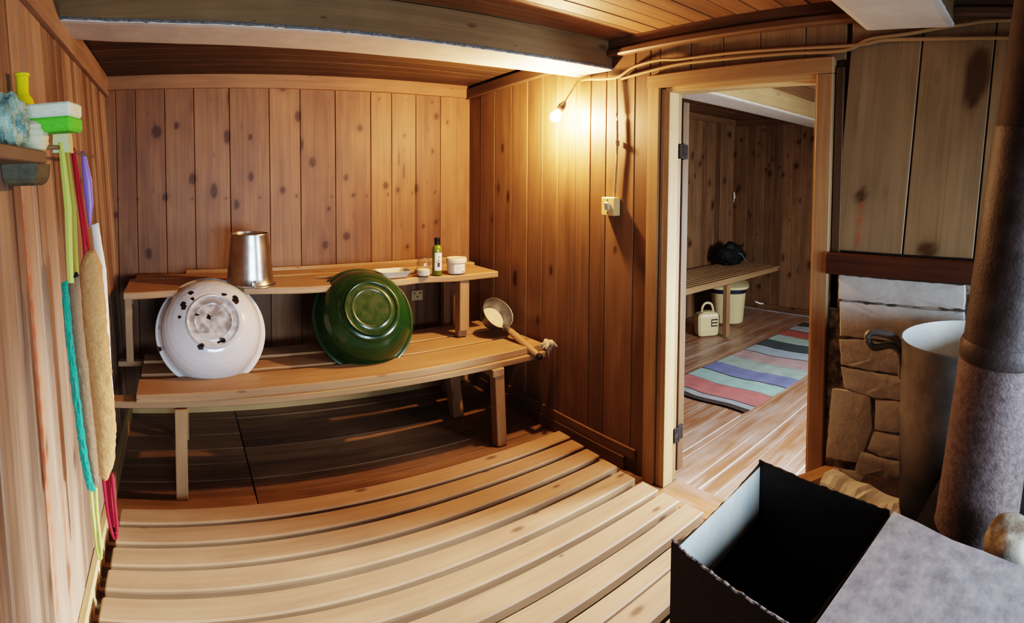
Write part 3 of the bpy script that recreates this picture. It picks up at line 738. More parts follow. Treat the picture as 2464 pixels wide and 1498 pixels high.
# ------------------------------------------------------------------ lamp, cables, switch
M_cab = plain('tan_cable_sheath', (.30, .19, .09), .6)
c1 = [(2.02, 2.300, 2.03), (2.036, 2.24, 2.034), (2.036, 2.13, 2.022), (2.036, 2.008, 2.018), (2.033, 1.893, 2.055), (2.032, 1.731, 2.068), (2.036, 1.605, 2.057), (2.036, 1.329, 2.054), (2.036, 1.046, 2.044), (2.036, .756, 2.037), (2.036, .638, 2.051), (2.036, .475, 2.049), (2.036, .302, 2.05), (2.036, .0, 2.055), (2.036, -.4, 2.06)]
c2 = [(2.037, 1.985, 2.006), (2.036, 1.809, 2.022), (2.036, 1.604, 2.035), (2.036, 1.329, 2.030), (2.036, 1.045, 2.025), (2.036, .80, 2.020), (2.036, .70, 2.056), (2.036, .556, 2.069), (2.036, .444, 2.086), (2.034, .334, 2.10), (2.034, .181, 2.115), (2.034, -.3, 2.12)]
def smoothpath(P, n=6):
    P = [V(p) for p in P]; out = []
    for i in range(len(P) - 1):
        a, b, c, d = P[max(0, i - 1)], P[i], P[i + 1], P[min(len(P) - 1, i + 2)]
        for k in range(n):
            t = k / n; out.append(.5 * ((2 * b) + (c - a) * t + (2 * a - 5 * b + 4 * c - d) * t * t + (3 * b - a - 3 * c + d) * t ** 3))
    return out + [P[-1]]
tag(MB().tube(smoothpath(c1), .0075, 8).build('cable', M_cab, smooth=True), 'upper tan cable from the bare bulb along the wall over the doorway', 'cable')
tag(MB().tube(smoothpath(c2), .0075, 8).build('cable', M_cab, smooth=True), 'second tan cable starting at the switch wire, climbing over the beam end', 'cable')
sw = thing('light_switch', 'cream square light switch on the wall beside the doorway', 'switch', (W, 2.044, 1.306))
M_sw = plain('yellowed_plastic', (.58, .46, .22), .4)
MB().bx(W - .046, W, 1.996, 2.092, 1.308, 1.403, .004).build('backplate', M_sw, sw)
MB().box((W - .053, 2.040, 1.357), (.009, 0, .002), (0, .013, 0), (-.004, 0, .019), .002).build('rocker', plain('pale_rocker', (.50, .46, .36), .4), sw)
for z in (1.388, 1.322): MB().lathe((W - .047, 2.044, z), (-1, 0, 0), [(.001, .001), (.004, .001), (.004, -.002)], 8).build('screw', M_nail, sw)
wr = thing('switch_wire', 'twin wire dropping from the cable to the light switch', 'wire', (W, 2.01, 1.40))
MB().tube(smoothpath([(2.040, 2.022, 2.012), (2.036, 2.015, 1.9), (2.034, 2.006, 1.69), (2.036, 2.012, 1.55), (2.036, 2.022, 1.404)]), .0065, 8).build('sheath', M_cab, wr, smooth=True)
kt = MB()
for k in range(4): kt.tube([(2.034 + .010 * cos(t), 2.006 + .010 * sin(t), 1.672 + .007 * k + .003 * sin(t)) for t in [2 * pi * j / 10 for j in range(11)]], .0032, 6)
kt.build('wire_wrap', M_cab, wr, smooth=True)

lp = thing('pendant_bulb', 'bare glowing bulb in a dark socket hanging from a short wire by the beam', 'lamp', (1.905, 2.30, 1.77))
S0 = V((1.958, 2.338, 1.912)); S1 = V((1.940, 2.352, 1.876)); dS = (S1 - S0).normalized()
M_sock = plain('brown_bakelite', (.045, .028, .018), .35)
MB().tube([S0 - dS * .006, S0, S0 + dS * .012, S0 + dS * .018, S0 + dS * .052, S0 + dS * .056], [.006, .012, .016, .020, .0215, .019], 20).build('socket', M_sock, lp, smooth=True)
MB().tube(smoothpath([(2.02, 2.30, 2.03), (2.005, 2.305, 2.010), (1.985, 2.315, 1.97), (1.968, 2.33, 1.935), tuple(S0)]), .0045, 8).build('wire', M_cab, lp, smooth=True)
m, nt, b = mat_new('glowing_glass')
em = N(nt, 'ShaderNodeEmission', Color=(1., .575, .275, 1), Strength=4300.); nt.links.new(em.outputs[0], nt.nodes['Material Output'].inputs[0])
P = [S0 + dS * t for t in (.050, .058, .068, .082, .096, .108, .117, .122)]
MB().tube(P, [.012, .0135, .019, .0265, .029, .0265, .018, .006], 20).build('bulb', m, lp, smooth=True)

# ------------------------------------------------------------------ shelf and bathing things on the left wall
M_shelf = wood('weathered_shelf', (.10, .066, .042), (.24, .17, .115), rough=.7, tone=.1)
sf = thing('shelf', 'small weathered wall shelf with a rod at its end, on the left wall', 'shelf', (-.36, 1.25, 1.545))
mb = MB(); rg = []
out = [(lx(1.55) + .003, .95), (-.318, .95)] + [(-.318, .95 + .04 * k) for k in range(1, 10)] + [(-.318 - .012 * k * k / 6, 1.31 + .018 * k) for k in range(1, 8)] + [(lx(1.55) + .003, 1.45)]
for z, sc_ in ((1.546, 0), (1.549, .004), (1.572, .004), (1.575, 0)): rg.append([(x + sc_ * (x > -.4), y + sc_ * (y > 1), z) for x, y in out])
mb.loft(rg).build('board', M_shelf, sf)
MB().tube([(-.398, 1.20, 1.587), (-.36, 1.35, 1.588), (-.305, 1.42, 1.590), (-.309, 1.66, 1.5915), (-.315, 1.90, 1.592), (-.312, 2.06, 1.5925)], .0058, 8).build('rod', plain('dull_rod', (.17, .14, .10), .5, .5), sf, smooth=True)
mb = MB(); rg = []
for k in range(9):
    t = k / 8; zz = 1.546 - .056 * sin(pi / 2 * min(1, t * 1.0)) * 1
for (z, s) in ((1.547, 1.), (1.53, 1.), (1.512, .95), (1.50, .85), (1.493, .65)):
    rg.append([(-.372 + sx * .045 * s, 1.345 + sy * .065 * s, z) for sx, sy in ((-1, -1), (1, -1), (1, 1), (-1, 1))])
mb.loft(rg, flip=True).build('bracket', plain('dark_bracket', (.05, .045, .03), .6, col2=(.10, .09, .05), scale=30), sf)
ZS = 1.576
M_sp1 = plain('white_foam', (.60, .64, .48), .9, col2=(.70, .73, .58), scale=90, bump=.4); M_sp2 = plain('green_foam', (.10, .48, .03), .9, col2=(.14, .56, .05), scale=120, bump=.5)
yb_ = thing('bottle', 'bright yellow plastic bottle with a narrow neck, on the shelf', 'bottle', (-.398, 1.42, ZS))
MB().lathe((-.398, 1.42, ZS + .001), (0, 0, 1), [(.001, 0), (.032, 0), (.035, .004), (.035, .10), (.0335, .125), (.028, .143), (.020, .153), (.0172, .158), (.0172, .198), (.0165, .202), (.0205, .204), (.0205, .210), (.018, .212), (.015, .210), (.015, .19), (.001, .188)], 40).build('body', plain('yellow_plastic', (.66, .58, .01), .35, coat=.2), yb_, smooth=True)
cs = MB(); cc = V((-.352, 1.33, ZS + .001))
rg = []
for k in range(25):
    h = .074 * k / 24; r = (.040 * (1 - (abs(k / 24 - .5) * 2) ** 5 * .35)) * (1 + .035 * sin(k * pi / 2.4))
    rg.append([(cc.x + r * cos(t) * (1 + .03 * sin(8 * t)), cc.y + r * sin(t) * (1 + .03 * sin(8 * t)), cc.z + h) for t in [2 * pi * j / 36 for j in range(36)]])
tag(cs.loft(rg).build('bath_puff', plain('cream_ribbed', (.56, .54, .36), .7, bump=.2, scale=60), smooth=True), 'cream ribbed bath puff on the shelf under the sponge', 'bath puff')
sg = thing('sponge', 'two-layer kitchen sponge, white over bright green, lying across the shelf things', 'sponge', (-.30, 1.35, ZS + .078))
def rot(p, c, a): dx, dy = p[0] - c[0], p[1] - c[1]; return (c[0] + dx * cos(a) - dy * sin(a), c[1] + dx * sin(a) + dy * cos(a), p[2])
ca_ = (-.308, 1.345)
MB().box((ca_[0], ca_[1], ZS + .098), (.068, -.012, .0), (.008, .042, 0), (0, 0, .017), .005).build('scrub_layer', M_sp1, sg, label='white foam layer')
MB().box((ca_[0] + .003, ca_[1], ZS + .0632), (.066, -.012, .0), (.008, .042, 0), (0, 0, .0175), .006).build('foam_layer', M_sp2, sg, label='green foam layer')
ws = MB(); rg = []
for (z, s) in ((ZS + .001, 1.), (ZS + .03, .97), (ZS + .053, .90)):
    rg.append([(-.300 + sx * .022 * s, 1.455 + sy * .03 * s, z + (sx < 0) * .012 * (z > ZS + .04)) for sx, sy in ((-1, -1), (1, -1), (1, 1), (-1, 1))])
tag(ws.loft(rg).build('soap_bar', plain('pale_green_soap', (.55, .50, .24), .5, col2=(.46, .50, .30), scale=12)), 'pale green wedge of soap at the end of the shelf', 'soap')
# net pouf: crumpled ball of mesh
pf = MB(); n, mm = 40, 26; rows = []
pcn = V((-.372, 1.205, ZS + .058))
for j in range(mm + 1):
    ph = -pi / 2 + pi * j / mm; row = []
    for i in range(n):
        t = 2 * pi * i / n; d = V((cos(ph) * cos(t), cos(ph) * sin(t), sin(ph)))
        r = .058 * (1 + .22 * nz(d * 3.1, 1., 4) + .10 * sin(11 * t + 5 * ph) * cos(ph)); p = pcn + V((d.x * r * .75, d.y * r * 1.1, d.z * r * 1.15)); p.z = max(p.z, ZS + .0005); p.x = max(p.x, lx(1.63) + .002)
        row.append(p)
    rows.append(row)
pf.loft(rows, cap=False, flip=False)
mt, nt, b = mat_new('teal_net'); tcx_ = N(nt, 'ShaderNodeTexCoord'); vo = N(nt, 'ShaderNodeTexVoronoi', Scale=190., feature='DISTANCE_TO_EDGE'); nt.links.new(tcx_.outputs['Object'], vo.inputs['Vector'])
nt.links.new(ramp(nt, vo.outputs['Distance'], [(.10, (.95, .95, .95)), (.22, (.55, .55, .55))]), b.inputs['Alpha'])
n2 = N(nt, 'ShaderNodeTexNoise', Scale=26., Detail=4.); nt.links.new(tcx_.outputs['Object'], n2.inputs['Vector'])
nt.links.new(ramp(nt, n2.outputs['Fac'], [(.38, (.10, .21, .19)), (.62, (.38, .53, .42))]), b.inputs['Base Color']); b.inputs['Roughness'].default_value = .6
tag(pf.build('net_pouf', mt, smooth=True), 'teal net bath pouf crumpled on the shelf beside the wall', 'pouf')

# hanging mitts and straps
def ribbon(mb, L, R, y, th=.006, dy=0.):
    """flat band between two edge polylines (x, z) at depth y"""
    def res(P, n=14):
        out = []
        for k in range(n + 1):
            t = k / n * (len(P) - 1); i = min(len(P) - 2, int(t)); f = t - i
            out.append((P[i][0] + (P[i + 1][0] - P[i][0]) * f, P[i][1] + (P[i + 1][1] - P[i][1]) * f))
        return out
    A, C = res(L), res(R); rg = []
    for k, (a, c) in enumerate(zip(A, C)):
        yy = y + dy * k / len(A)
        rg.append([(a[0], yy, a[1]), ((a[0] + c[0]) / 2, yy - th, (a[1] + c[1]) / 2), (c[0], yy, c[1]), ((a[0] + c[0]) / 2, yy + th, (a[1] + c[1]) / 2)])
    return mb.loft(rg, flip=False)
def mitt(mb, L, R, y, th, amp=.002, n=40, seed=1.):
    def at(P, t):
        t = t * (len(P) - 1); i = min(len(P) - 2, int(t)); f = t - i
        return (P[i][0] + (P[i + 1][0] - P[i][0]) * f, P[i][1] + (P[i + 1][1] - P[i][1]) * f)
    rg = []
    for k in range(n + 1):
        t = k / n; a, c = at(L, t), at(R, t); w = sqrt(max(.02, 1 - abs(2 * t - 1) ** 10)); ring = []
        cx, cz2 = (a[0] + c[0]) / 2, (a[1] + c[1]) / 2; hx, hz = (c[0] - a[0]) / 2, (c[1] - a[1]) / 2
        for j in range(20):
            s = 2 * pi * j / 20; e = 1 + amp / .02 * nz((cx * 60 + cos(s) * 3, cz2 * 60, sin(s) * 3 + seed), 1.)
            ring.append((cx + hx * cos(s) * e, y + th * w * sin(s) * e, cz2 + hz * cos(s)))
        rg.append(ring)
    return mb.loft(rg, flip=False)
M_ylw = plain('yellow_green_strap', (.46, .48, .10), .7); M_redc = plain('red_cord', (.26, .004, .018), .8); M_teal = plain('teal_terry', (.0, .17, .11), .95, col2=(.0, .27, .175), scale=180, bump=1., bscale=190, sheen=.3)
M_brn = plain('brown_terry', (.17, .105, .055), .95, col2=(.22, .14, .08), scale=120, bump=.8, bscale=170, sheen=.1); M_tan = plain('tan_terry', (.33, .17, .062), .95, col2=(.42, .23, .095), scale=90, bump=.9, bscale=150)
M_vio = plain('violet_plastic', (.21, .13, .42), .35); M_cot = plain('white_cotton', (.70, .66, .56), .9, bump=.3, scale=60)
ym = thing('bath_mitt', 'long teal and brown terry bath mitt hanging by a yellow strap', 'bath mitt', (-.27, 1.42, .68))
ribbon(MB(), [(-.294, 1.602), (-.290, 1.568), (-.280, 1.432), (-.277, 1.323), (-.272, 1.25)], [(-.284, 1.602), (-.278, 1.567), (-.263, 1.432), (-.262, 1.323), (-.260, 1.25)], 1.432, .003).build('strap', plain('olive_strap', (.33, .25, .035), .7), ym)
ribbon(MB(), [(-.305, 1.602), (-.303, 1.568), (-.293, 1.432), (-.292, 1.323), (-.29, 1.235)], [(-.292, 1.602), (-.287, 1.567), (-.273, 1.432), (-.274, 1.323), (-.272, 1.235)], 1.42, .004).build('strap', M_ylw, ym)
mitt(MB(), [(-.290, 1.24), (-.283, 1.104), (-.272, .994), (-.263, .884), (-.252, .773), (-.232, .690)], [(-.259, 1.252), (-.251, 1.104), (-.241, .994), (-.232, .884), (-.223, .773), (-.219, .701)], 1.43, .020, .003).build('brown_side', M_brn, ym, smooth=True)
mitt(MB(), [(-.306, 1.235), (-.298, 1.103), (-.288, .992), (-.277, .882), (-.265, .771), (-.25, .688)], [(-.288, 1.244), (-.278, 1.103), (-.267, .993), (-.256, .883), (-.244, .772), (-.228, .684)], 1.415, .016, .007, 80).build('teal_side', M_teal, ym, smooth=True)
lp_ = MB().tube(smoothpath([(-.241, 1.42, .69), (-.236, 1.42, .62), (-.229, 1.42, .54), (-.224, 1.42, .505), (-.217, 1.42, .508), (-.220, 1.42, .56), (-.226, 1.425, .62), (-.228, 1.425, .69)]), .0042, 8)
lp_.build('pull_loop', M_ylw, ym, smooth=True)
MB().tube([(-.285, 1.425, 1.246), (-.262, 1.425, 1.258)], .006, 8).build('clip', M_black, ym, smooth=True)
tm = thing('bath_mitt', 'thick tan terry bath mitt hanging by red cords', 'bath mitt', (-.25, 1.66, .58))
ribbon(MB(), [(-.318, 1.602), (-.316, 1.590), (-.301, 1.445), (-.289, 1.331), (-.285, 1.257)], [(-.305, 1.602), (-.303, 1.590), (-.291, 1.445), (-.277, 1.331), (-.275, 1.257)], 1.65, .004).build('cord', M_redc, tm)
ribbon(MB(), [(-.310, 1.602), (-.298, 1.483), (-.285, 1.34), (-.270, 1.28)], [(-.304, 1.602), (-.289, 1.483), (-.272, 1.34), (-.262, 1.275)], 1.66, .004).build('cord', M_redc, tm)
mitt(MB(), [(-.280, 1.292), (-.300, 1.24), (-.297, 1.101), (-.288, .973), (-.28, .844), (-.276, .715), (-.263, .611), (-.240, .582)], [(-.250, 1.292), (-.231, 1.24), (-.221, 1.102), (-.213, .975), (-.206, .846), (-.198, .744), (-.205, .64), (-.228, .582)], 1.66, .030, .004, 60).build('body', M_tan, tm, smooth=True)
MB().tube(smoothpath([(-.243, 1.66, .60), (-.236, 1.66, .53), (-.227, 1.66, .456), (-.214, 1.66, .405), (-.205, 1.66, .405), (-.203, 1.66, .44), (-.209, 1.66, .52), (-.215, 1.665, .60)]), .0055, 8).build('pull_loop', M_redc, tm, smooth=True)
MB().tube(smoothpath([(-.235, 1.67, .60), (-.228, 1.67, .50), (-.214, 1.67, .43), (-.222, 1.67, .52), (-.225, 1.67, .60)]), .005, 8).build('pull_loop', M_redc, tm, smooth=True)
vt = MB(); mitt(vt, [(-.329, 1.604), (-.328, 1.575), (-.325, 1.495), (-.316, 1.408), (-.306, 1.34)], [(-.313, 1.604), (-.307, 1.575), (-.292, 1.505), (-.288, 1.422), (-.300, 1.34)], 1.90, .008, .0005)
tag(vt.build('plastic_strap', M_vio, smooth=True), 'flat violet plastic strap hanging from the rod end', 'strap')
vt = MB(); mitt(vt, [(-.322, 1.335), (-.313, 1.213), (-.31, 1.0), (-.30, .80), (-.285, .68)], [(-.294, 1.345), (-.269, 1.166), (-.262, .962), (-.256, .772), (-.250, .661)], 2.05, .012, .001)
wc = vt.build('washcloth', M_cot, smooth=True)
MB().tube([(-.3085, 2.04, 1.34), (-.309, 2.034, 1.45), (-.311, 2.03, 1.588)], .001, 6).build('hanging_thread', M_brn, wc)
tag(wc if 1 else vt.build('washcloth', M_cot, smooth=True), 'white cotton washcloth hanging behind the tan mitt', 'washcloth')

# ------------------------------------------------------------------ stove corner
M_iron = plain('sooty_iron', (.012, .010, .009), .65, .1, col2=(.024, .017, .014), scale=30, bump=.3, bscale=90)
M_soot = plain('soot_black', (.008, .007, .006), .9)
M_plate = plain('grey_cast_plate', (.27, .265, .29), .45, .1, col2=(.50, .50, .51), scale=30, thr=(.32, .68), bump=.15, bscale=60)
M_rust = plain('rusty_pipe', (.026, .015, .011), .6, .1, col2=(.075, .056, .050), scale=14, thr=(.35, .7), bump=.35, bscale=110)
M_rust2 = plain('rusty_pipe_lower', (.065, .042, .038), .6, .1, col2=(.17, .125, .115), scale=70, thr=(.3, .7), bump=.4, bscale=150)
M_inner = plain('pale_inner_face', (.46, .50, .50), .5, .1, col2=(.62, .58, .47), scale=14, stretch=(2, 2, .6))
st = thing('stove', 'low iron stove with a grey plate on top, at the viewer side of the pipe', 'stove', (1.05, -.05, 0))
# body turned by about ten degrees
ca, sa = cos(-.17), sin(-.17)
def sq(p): return V((p[0], p[1], p[2]))
body = MB(); poly = [(.78, .325), (1.52, .26), (1.46, -.5), (.62, -.5)]
body.loft([[(x, y, .002) for x, y in poly], [(x, y, .705) for x, y in poly]], flip=True).build('body', M_iron, st)
rise = MB(); poly2 = [(.80, .322), (1.118, .292), (1.0, .01), (.88, -.30), (.64, -.28), (.72, .05)]
rise.loft([[(x, y, .704) for x, y in poly2], [(x, y, .790) for x, y in poly2]], flip=True).build('firebox_rim', M_iron, st)
pl = MB(); edge = [(.795, .333), (.90, .324), (1.02, .313), (1.135, .303), (1.112, .245), (1.075, .165), (1.055, .10), (1.018, .02), (.985, -.06), (.95, -.15), (.90, -.31), (.63, -.29), (.68, -.08), (.735, .12)]
pl.loft([[(x, y, .790 + .004 * nz((x, y, 0), 9)) for x, y in edge], [(x, y, .800 + .005 * nz((x, y, 0), 9)) for x, y in edge]], flip=True).build('top_plate', M_plate, st)

tk = thing('water_tank', 'open-topped black sheet metal water tank built against the stove', 'tank', (1.0, .5, .001))
def sheet(name, P, Q, zt, zb, mat, th=.004, fray=.004, n=40):
    mb = MB(); P, Q = V((P[0], P[1], 0)), V((Q[0], Q[1], 0)); d = (Q - P).normalized(); nn = V((-d.y, d.x, 0)) * th / 2; rg = []
    for k in range(n + 1):
        t = k / n; c = P.lerp(Q, t); z = zt(t) + fray * nz((c.x * 60, c.y * 60, 0), 1.); w = nn * (1 + .5 * nz((c.x * 30, c.y * 30, 5), 1.)) + d.cross(V((0, 0, 1))) * .0015 * nz((c.x * 45, c.y * 45, 9), 1.)
        rg.append([c - nn + V((0, 0, zb)), c + nn + V((0, 0, zb)), c + w + V((0, 0, z)), c - w + V((0, 0, z))])
    return mb.loft(rg).build(name, mat, tk)
TA, TB, TC, TD = (1.196, .668), (.818, .644), (1.137, .312), (.770, .350)
sheet('side_wall', TC, TA, lambda t: .798 + .004 * t, .03, M_iron)
sheet('end_wall', TB, TA, lambda t: .792 - .010 * sin(pi * t), .03, M_iron)
ln = MB(); ln.loft([[(TB[0] + .004, TB[1] - .0045, .66), (TA[0] - .004, TA[1] - .0045, .66), (TA[0] - .004, TA[1] - .003, .66), (TB[0] + .004, TB[1] - .003, .66)], [(TB[0] + .004, TB[1] - .0045, .787), (TA[0] - .004, TA[1] - .0045, .787), (TA[0] - .004, TA[1] - .003, .787), (TB[0] + .004, TB[1] - .003, .787)]], flip=True).build('lining', M_inner, tk, label='pale inner face below the rim')  # pale strip over the upper part of the end wall
sheet('side_wall', TD, TB, lambda t: .797 + .010 * t ** 6, .03, M_iron)
sheet('stove_side_wall', TD, TC, lambda t: .786, .03, M_soot)
MB().loft([[(TB[0] - .005, TB[1], .002), (TA[0], TA[1], .002), (TC[0], TC[1] + .02, .002), (TD[0], TD[1] + .01, .002)], [(TB[0], TB[1], .05), (TA[0], TA[1], .05), (TC[0], TC[1] + .02, .05), (TD[0], TD[1] + .01, .05)]]).build('bottom', M_soot, tk)
rimf = MB(); pts = [(TD[0] + (TB[0] - TD[0]) * k / 40, TD[1] + (TB[1] - TD[1]) * k / 40) for k in range(41)]
rimf.tube([(x + .0015 * nz((x * 70, y * 70, 0), 1), y, .799 + .010 * (k / 40) ** 6 + .003 * nz((x * 60, y * 60, 2), 1.)) for k, (x, y) in enumerate(pts)], [.0022 + .0016 * abs(nz((k * .9, 0, 0), 1.)) for k in range(41)], 6)
rimf.build('lime_crust', plain('lime_crust', (.06, .055, .055), .8, col2=(.55, .55, .58), scale=110, thr=(.45, .55)), tk, label='whitish crust along the rim')

pp_ = thing('stovepipe', 'thick rusty stovepipe rising to the ceiling beside the pot', 'stovepipe', (1.29, .14, .706))
pa = V((1.288, .142, .707)); pdir = V((.010, -.107, 1.0))
def pz(z): return pa + pdir * (z - .707)
MB().tube([pz(z) for z in (.707, .72, .9, 1.10, 1.118)], [.100, .098, .097, .096, .094], 40).build('lower_section', M_rust2, pp_, smooth=True)
MB().tube([pz(z) for z in (1.11, 1.3, 1.5, 1.632)], [.092, .092, .0915, .091], 40).build('middle_section', M_rust, pp_, smooth=True)
MB().tube([pz(z) for z in (1.10, 1.108, 1.135, 1.145)], [.0965, .0985, .0985, .0935], 40).build('seam_collar', M_rust, pp_, smooth=True)
MB().tube([pz(z) for z in (1.628, 1.634, 1.9, 2.20)], [.088, .0865, .086, .086], 40).build('upper_section', plain('dark_rusty_pipe', (.022, .013, .010), .7, .2, col2=(.05, .028, .02), scale=20, bump=.3), pp_, smooth=True)

po = thing('cooking_pot', 'tall old aluminium pot with a bent side handle, in front of the bricks', 'pot', (1.75, .235, .382))
M_alu = plain('aged_aluminium', (.11, .10, .09), .5, .5, col2=(.19, .175, .155), scale=10, bump=.12, bscale=24, chips=(.006, .005, .005))
M_alui = plain('pot_inside', (.66, .68, .65), .5, .1, col2=(.76, .78, .75), scale=12)
pc_ = (1.75, .235, .382)
MB().lathe(pc_, (0, 0, 1), [(.001, 0), (.14, 0), (.175, .012), (.198, .045), (.208, .10), (.210, .17), (.2115, .24), (.213, .30), (.214, .37), (.215, .45), (.216, .54), (.216, .60), (.218, .632), (.221, .637), (.2205, .641), (.217, .642), (.2145, .640)], 72, cap=False, kn=lambda a_, b_, h: max(0, min(1, .5 + (.33 + .07 * nz((a_ * 9, b_ * 9, 0), 1.) - h) * 1.2))).build('body', M_alu, po, smooth=True)
MB().lathe(pc_, (0, 0, 1), [(.2148, .641), (.2125, .60), (.210, .30), (.204, .10), (.194, .047), (.172, .016), (.13, .006), (.001, .005)], 64, cap=False).build('lining', M_alui, po, smooth=True)
hy = lambda t: t
MB().tube(smoothpath([(1.715, .446, .88), (1.712, .450, .955), (1.704, .480, .985), (1.694, .535, .975), (1.688, .556, 1.000), (1.692, .545, 1.022), (1.700, .50, 1.020), (1.708, .46, 1.004), (1.712, .447, .985)]), .012, 10).build('handle', M_alu, po, smooth=True)

hr = thing('brick_hearth', 'low plastered brick ledge with crumbling whitewash under the pot', 'hearth', (1.8, .2, 0))
M_hb = plain('bare_brick', (.16, .055, .025), .9, col2=(.23, .085, .04), scale=30, bump=.4)
MB().bx(1.54, W - .032, -.9, .66, .002, .378, .006).build('block', plain('sooty_brick', (.028, .02, .016), .9, col2=(.06, .035, .024), scale=20, bump=.4), hr)
def curb(P, wid, hgt, seed):
    mb = MB(); rg = []
    for k, p in enumerate(P):
        p = V(p); d = (V(P[min(len(P) - 1, k + 1)]) - V(P[max(0, k - 1)])).normalized(); x = d.cross(V((0, 0, 1))).normalized(); ring = []
        for (a, b) in ((-1, -1), (-1.02, -.2), (-.85, .72), (-.4, 1.), (.4, .98), (.9, .6), (1.05, -.3), (1.05, -1)):
            j = .16 * nz((k * .8, a * 2, b * 2 + seed), 1.); q = p + x * wid * (a + j) + V((0, 0, hgt * (b + j))); q.z = max(q.z, .004); ring.append(q)
        rg.append(ring)
    return mb.loft(rg, flip=True)
cp = [(1.93 - .0075 * k, .775 - .0215 * k, .345 + .004 * sin(k)) for k in range(20)]
curb(cp, .052, .062, 1).build('plaster_curb', M_wash, hr, label='whitewashed curb along the ledge')
MB().bar((1.848, .70, .335), (1.80, .60, .335), .06, .075, ch=.008).build('bare_brick_patch', M_hb, hr, label='bare reddish brick where the plaster fell off')
tag(MB().bar((2.045, .79, .352), (1.78, .945, .343), .07, .03, ch=.004).build('floor_board', M_trim), 'brown board lying at the foot of the door casing by the hearth', 'board')

ro = MB(); n, mm = 32, 20; rows = []
rc = V((1.122, .045, .765))
for j in range(mm + 1):
    ph = -pi / 2 + pi * j / mm
    rows.append([rc + V((cos(ph) * cos(t), cos(ph) * sin(t), sin(ph))) * .060 * (1 + .22 * nz(V((cos(ph) * cos(t), cos(ph) * sin(t), sin(ph))) * 1.6, 1., 2.)) for t in [2 * pi * i / n for i in range(n)]])
tag(ro.loft(rows, cap=False).build('stone', plain('pale_sauna_stone', (.15, .11, .07), .8, col2=(.42, .38, .30), scale=16, thr=(.42, .58), bump=.4, bscale=40), smooth=True), 'rounded pale stone lying on the stove beside the pipe foot', 'stone')

# ------------------------------------------------------------------ changing room
cb = thing('bench', 'slatted wooden bench in the next room, seen through the doorway', 'bench', (4.4, 3.2, 0))
for k in range(11):
    y = 2.888 + .058 * k
    MB().bar((2.75, y, .549), (5.50, y, .547), .032, .026, ch=.003).build('slat', M_bench, cb)
MB().bx(2.75, 5.48, 2.872, 2.90, .505, .537).build('front_rail', M_bench, cb)
for x in (4.43, 3.0): MB().bx(x - .03, x + .03, 2.852, 2.90, .0, .505).build('leg', M_trim, cb)
MB().bx(5.40, 5.46, 2.90, 3.5, .505, .537).build('cross_rail', M_bench, cb)
MB().bx(4.62, 4.68, 2.905, 3.5, .495, .537).build('cross_rail', M_bench, cb)

rg_ = thing('rag_rug', 'striped rag rug in pink, teal and blue on the next room floor', 'rug', (4.2, 2.1, 0))
cols = {'fringe': (.06, .045, .04), 'grey': (.30, .31, .33), 'pink': (.42, .15, .14), 'teal': (.28, .42, .39), 'blue': (.16, .18, .33), 'sage': (.30, .37, .33), 'rose': (.38, .27, .26), 'slate': (.30, .36, .40), 'dark': (.06, .075, .075), 'brick': (.32, .10, .075)}
seq = [(3.035, 3.075, 'fringe'), (3.075, 3.15, 'grey'), (3.15, 3.36, 'pink'), (3.36, 3.55, 'teal'), (3.55, 3.745, 'blue'), (3.745, 3.95, 'sage'), (3.95, 4.16, 'rose'), (4.16, 4.36, 'slate'), (4.36, 4.56, 'dark'), (4.56, 4.76, 'sage'), (4.76, 4.97, 'brick'), (4.97, 5.16, 'grey'), (5.16, 5.32, 'fringe')]
def rugedge(x): return 1.80 - .05 * (x - 3.05), 2.545 - .03 * (x - 3.05)
def rugstrip(x0, x1, z):
    mb = MB(); n = max(1, int((x1 - x0) / .012)); m_ = 24; rows = []
    for i in range(n + 1):
        x = x0 + (x1 - x0) * i / n; a, b = rugedge(x); rows.append([mb.vert((x + .012 * sin(j * .35), a + (b - a) * j / m_ + .003 * nz((x * 50, j, 0), 1), z + .0015 * sin(x * 700) + .004 * nz((x * 3, j * .3, 0), 1.))) for j in range(m_ + 1)])
    for A, C in zip(rows, rows[1:]):
        for j in range(m_): mb.face(A[j], A[j + 1], C[j + 1], C[j])
    return mb
mats = {k: plain('rug_' + k, c, .95, col2=tuple(q * 1.25 for q in c), scale=30, bump=.5, bscale=200, stretch=(1, .25, 1)) for k, c in cols.items()}
for a, b, k in seq: rugstrip(a, b + .001, .008).build('woven_band', mats[k], rg_)
for a, b, k in seq[1:-1]: rugstrip(a - .005, a + .006, .0088).build('dark_line', mats['fringe'], rg_)

lbk = thing('laundry_bin', 'large cream plastic bin with a dark rim band, under the next room bench', 'bin', (4.93, 3.18, 0))
M_cream = plain('cream_bin_plastic', (.60, .50, .28), .4); M_navy = plain('navy_band', (.015, .014, .035), .5)
def orr(cx, cy, hx, hy, z, a=.6, e=3.2, n=40):
    P = []
    for k in range(n):
        t = 2 * pi * k / n; c, s = cos(t), sin(t); x = hx * abs(c) ** (2 / e) * (1 if c > 0 else -1); y = hy * abs(s) ** (2 / e) * (1 if s > 0 else -1)
        P.append((cx + x * cos(a) - y * sin(a), cy + x * sin(a) + y * cos(a), z))
    return P
bxy = (4.93, 3.18)
MB().loft([orr(*bxy, .16, .13, .001), orr(*bxy, .20, .16, .03), orr(*bxy, .212, .17, .16), orr(*bxy, .23, .185, .345)]).build('body', M_cream, lbk, smooth=True)
MB().loft([orr(*bxy, .236, .19, .34), orr(*bxy, .24, .195, .385)]).build('rim_band', M_navy, lbk, smooth=True)
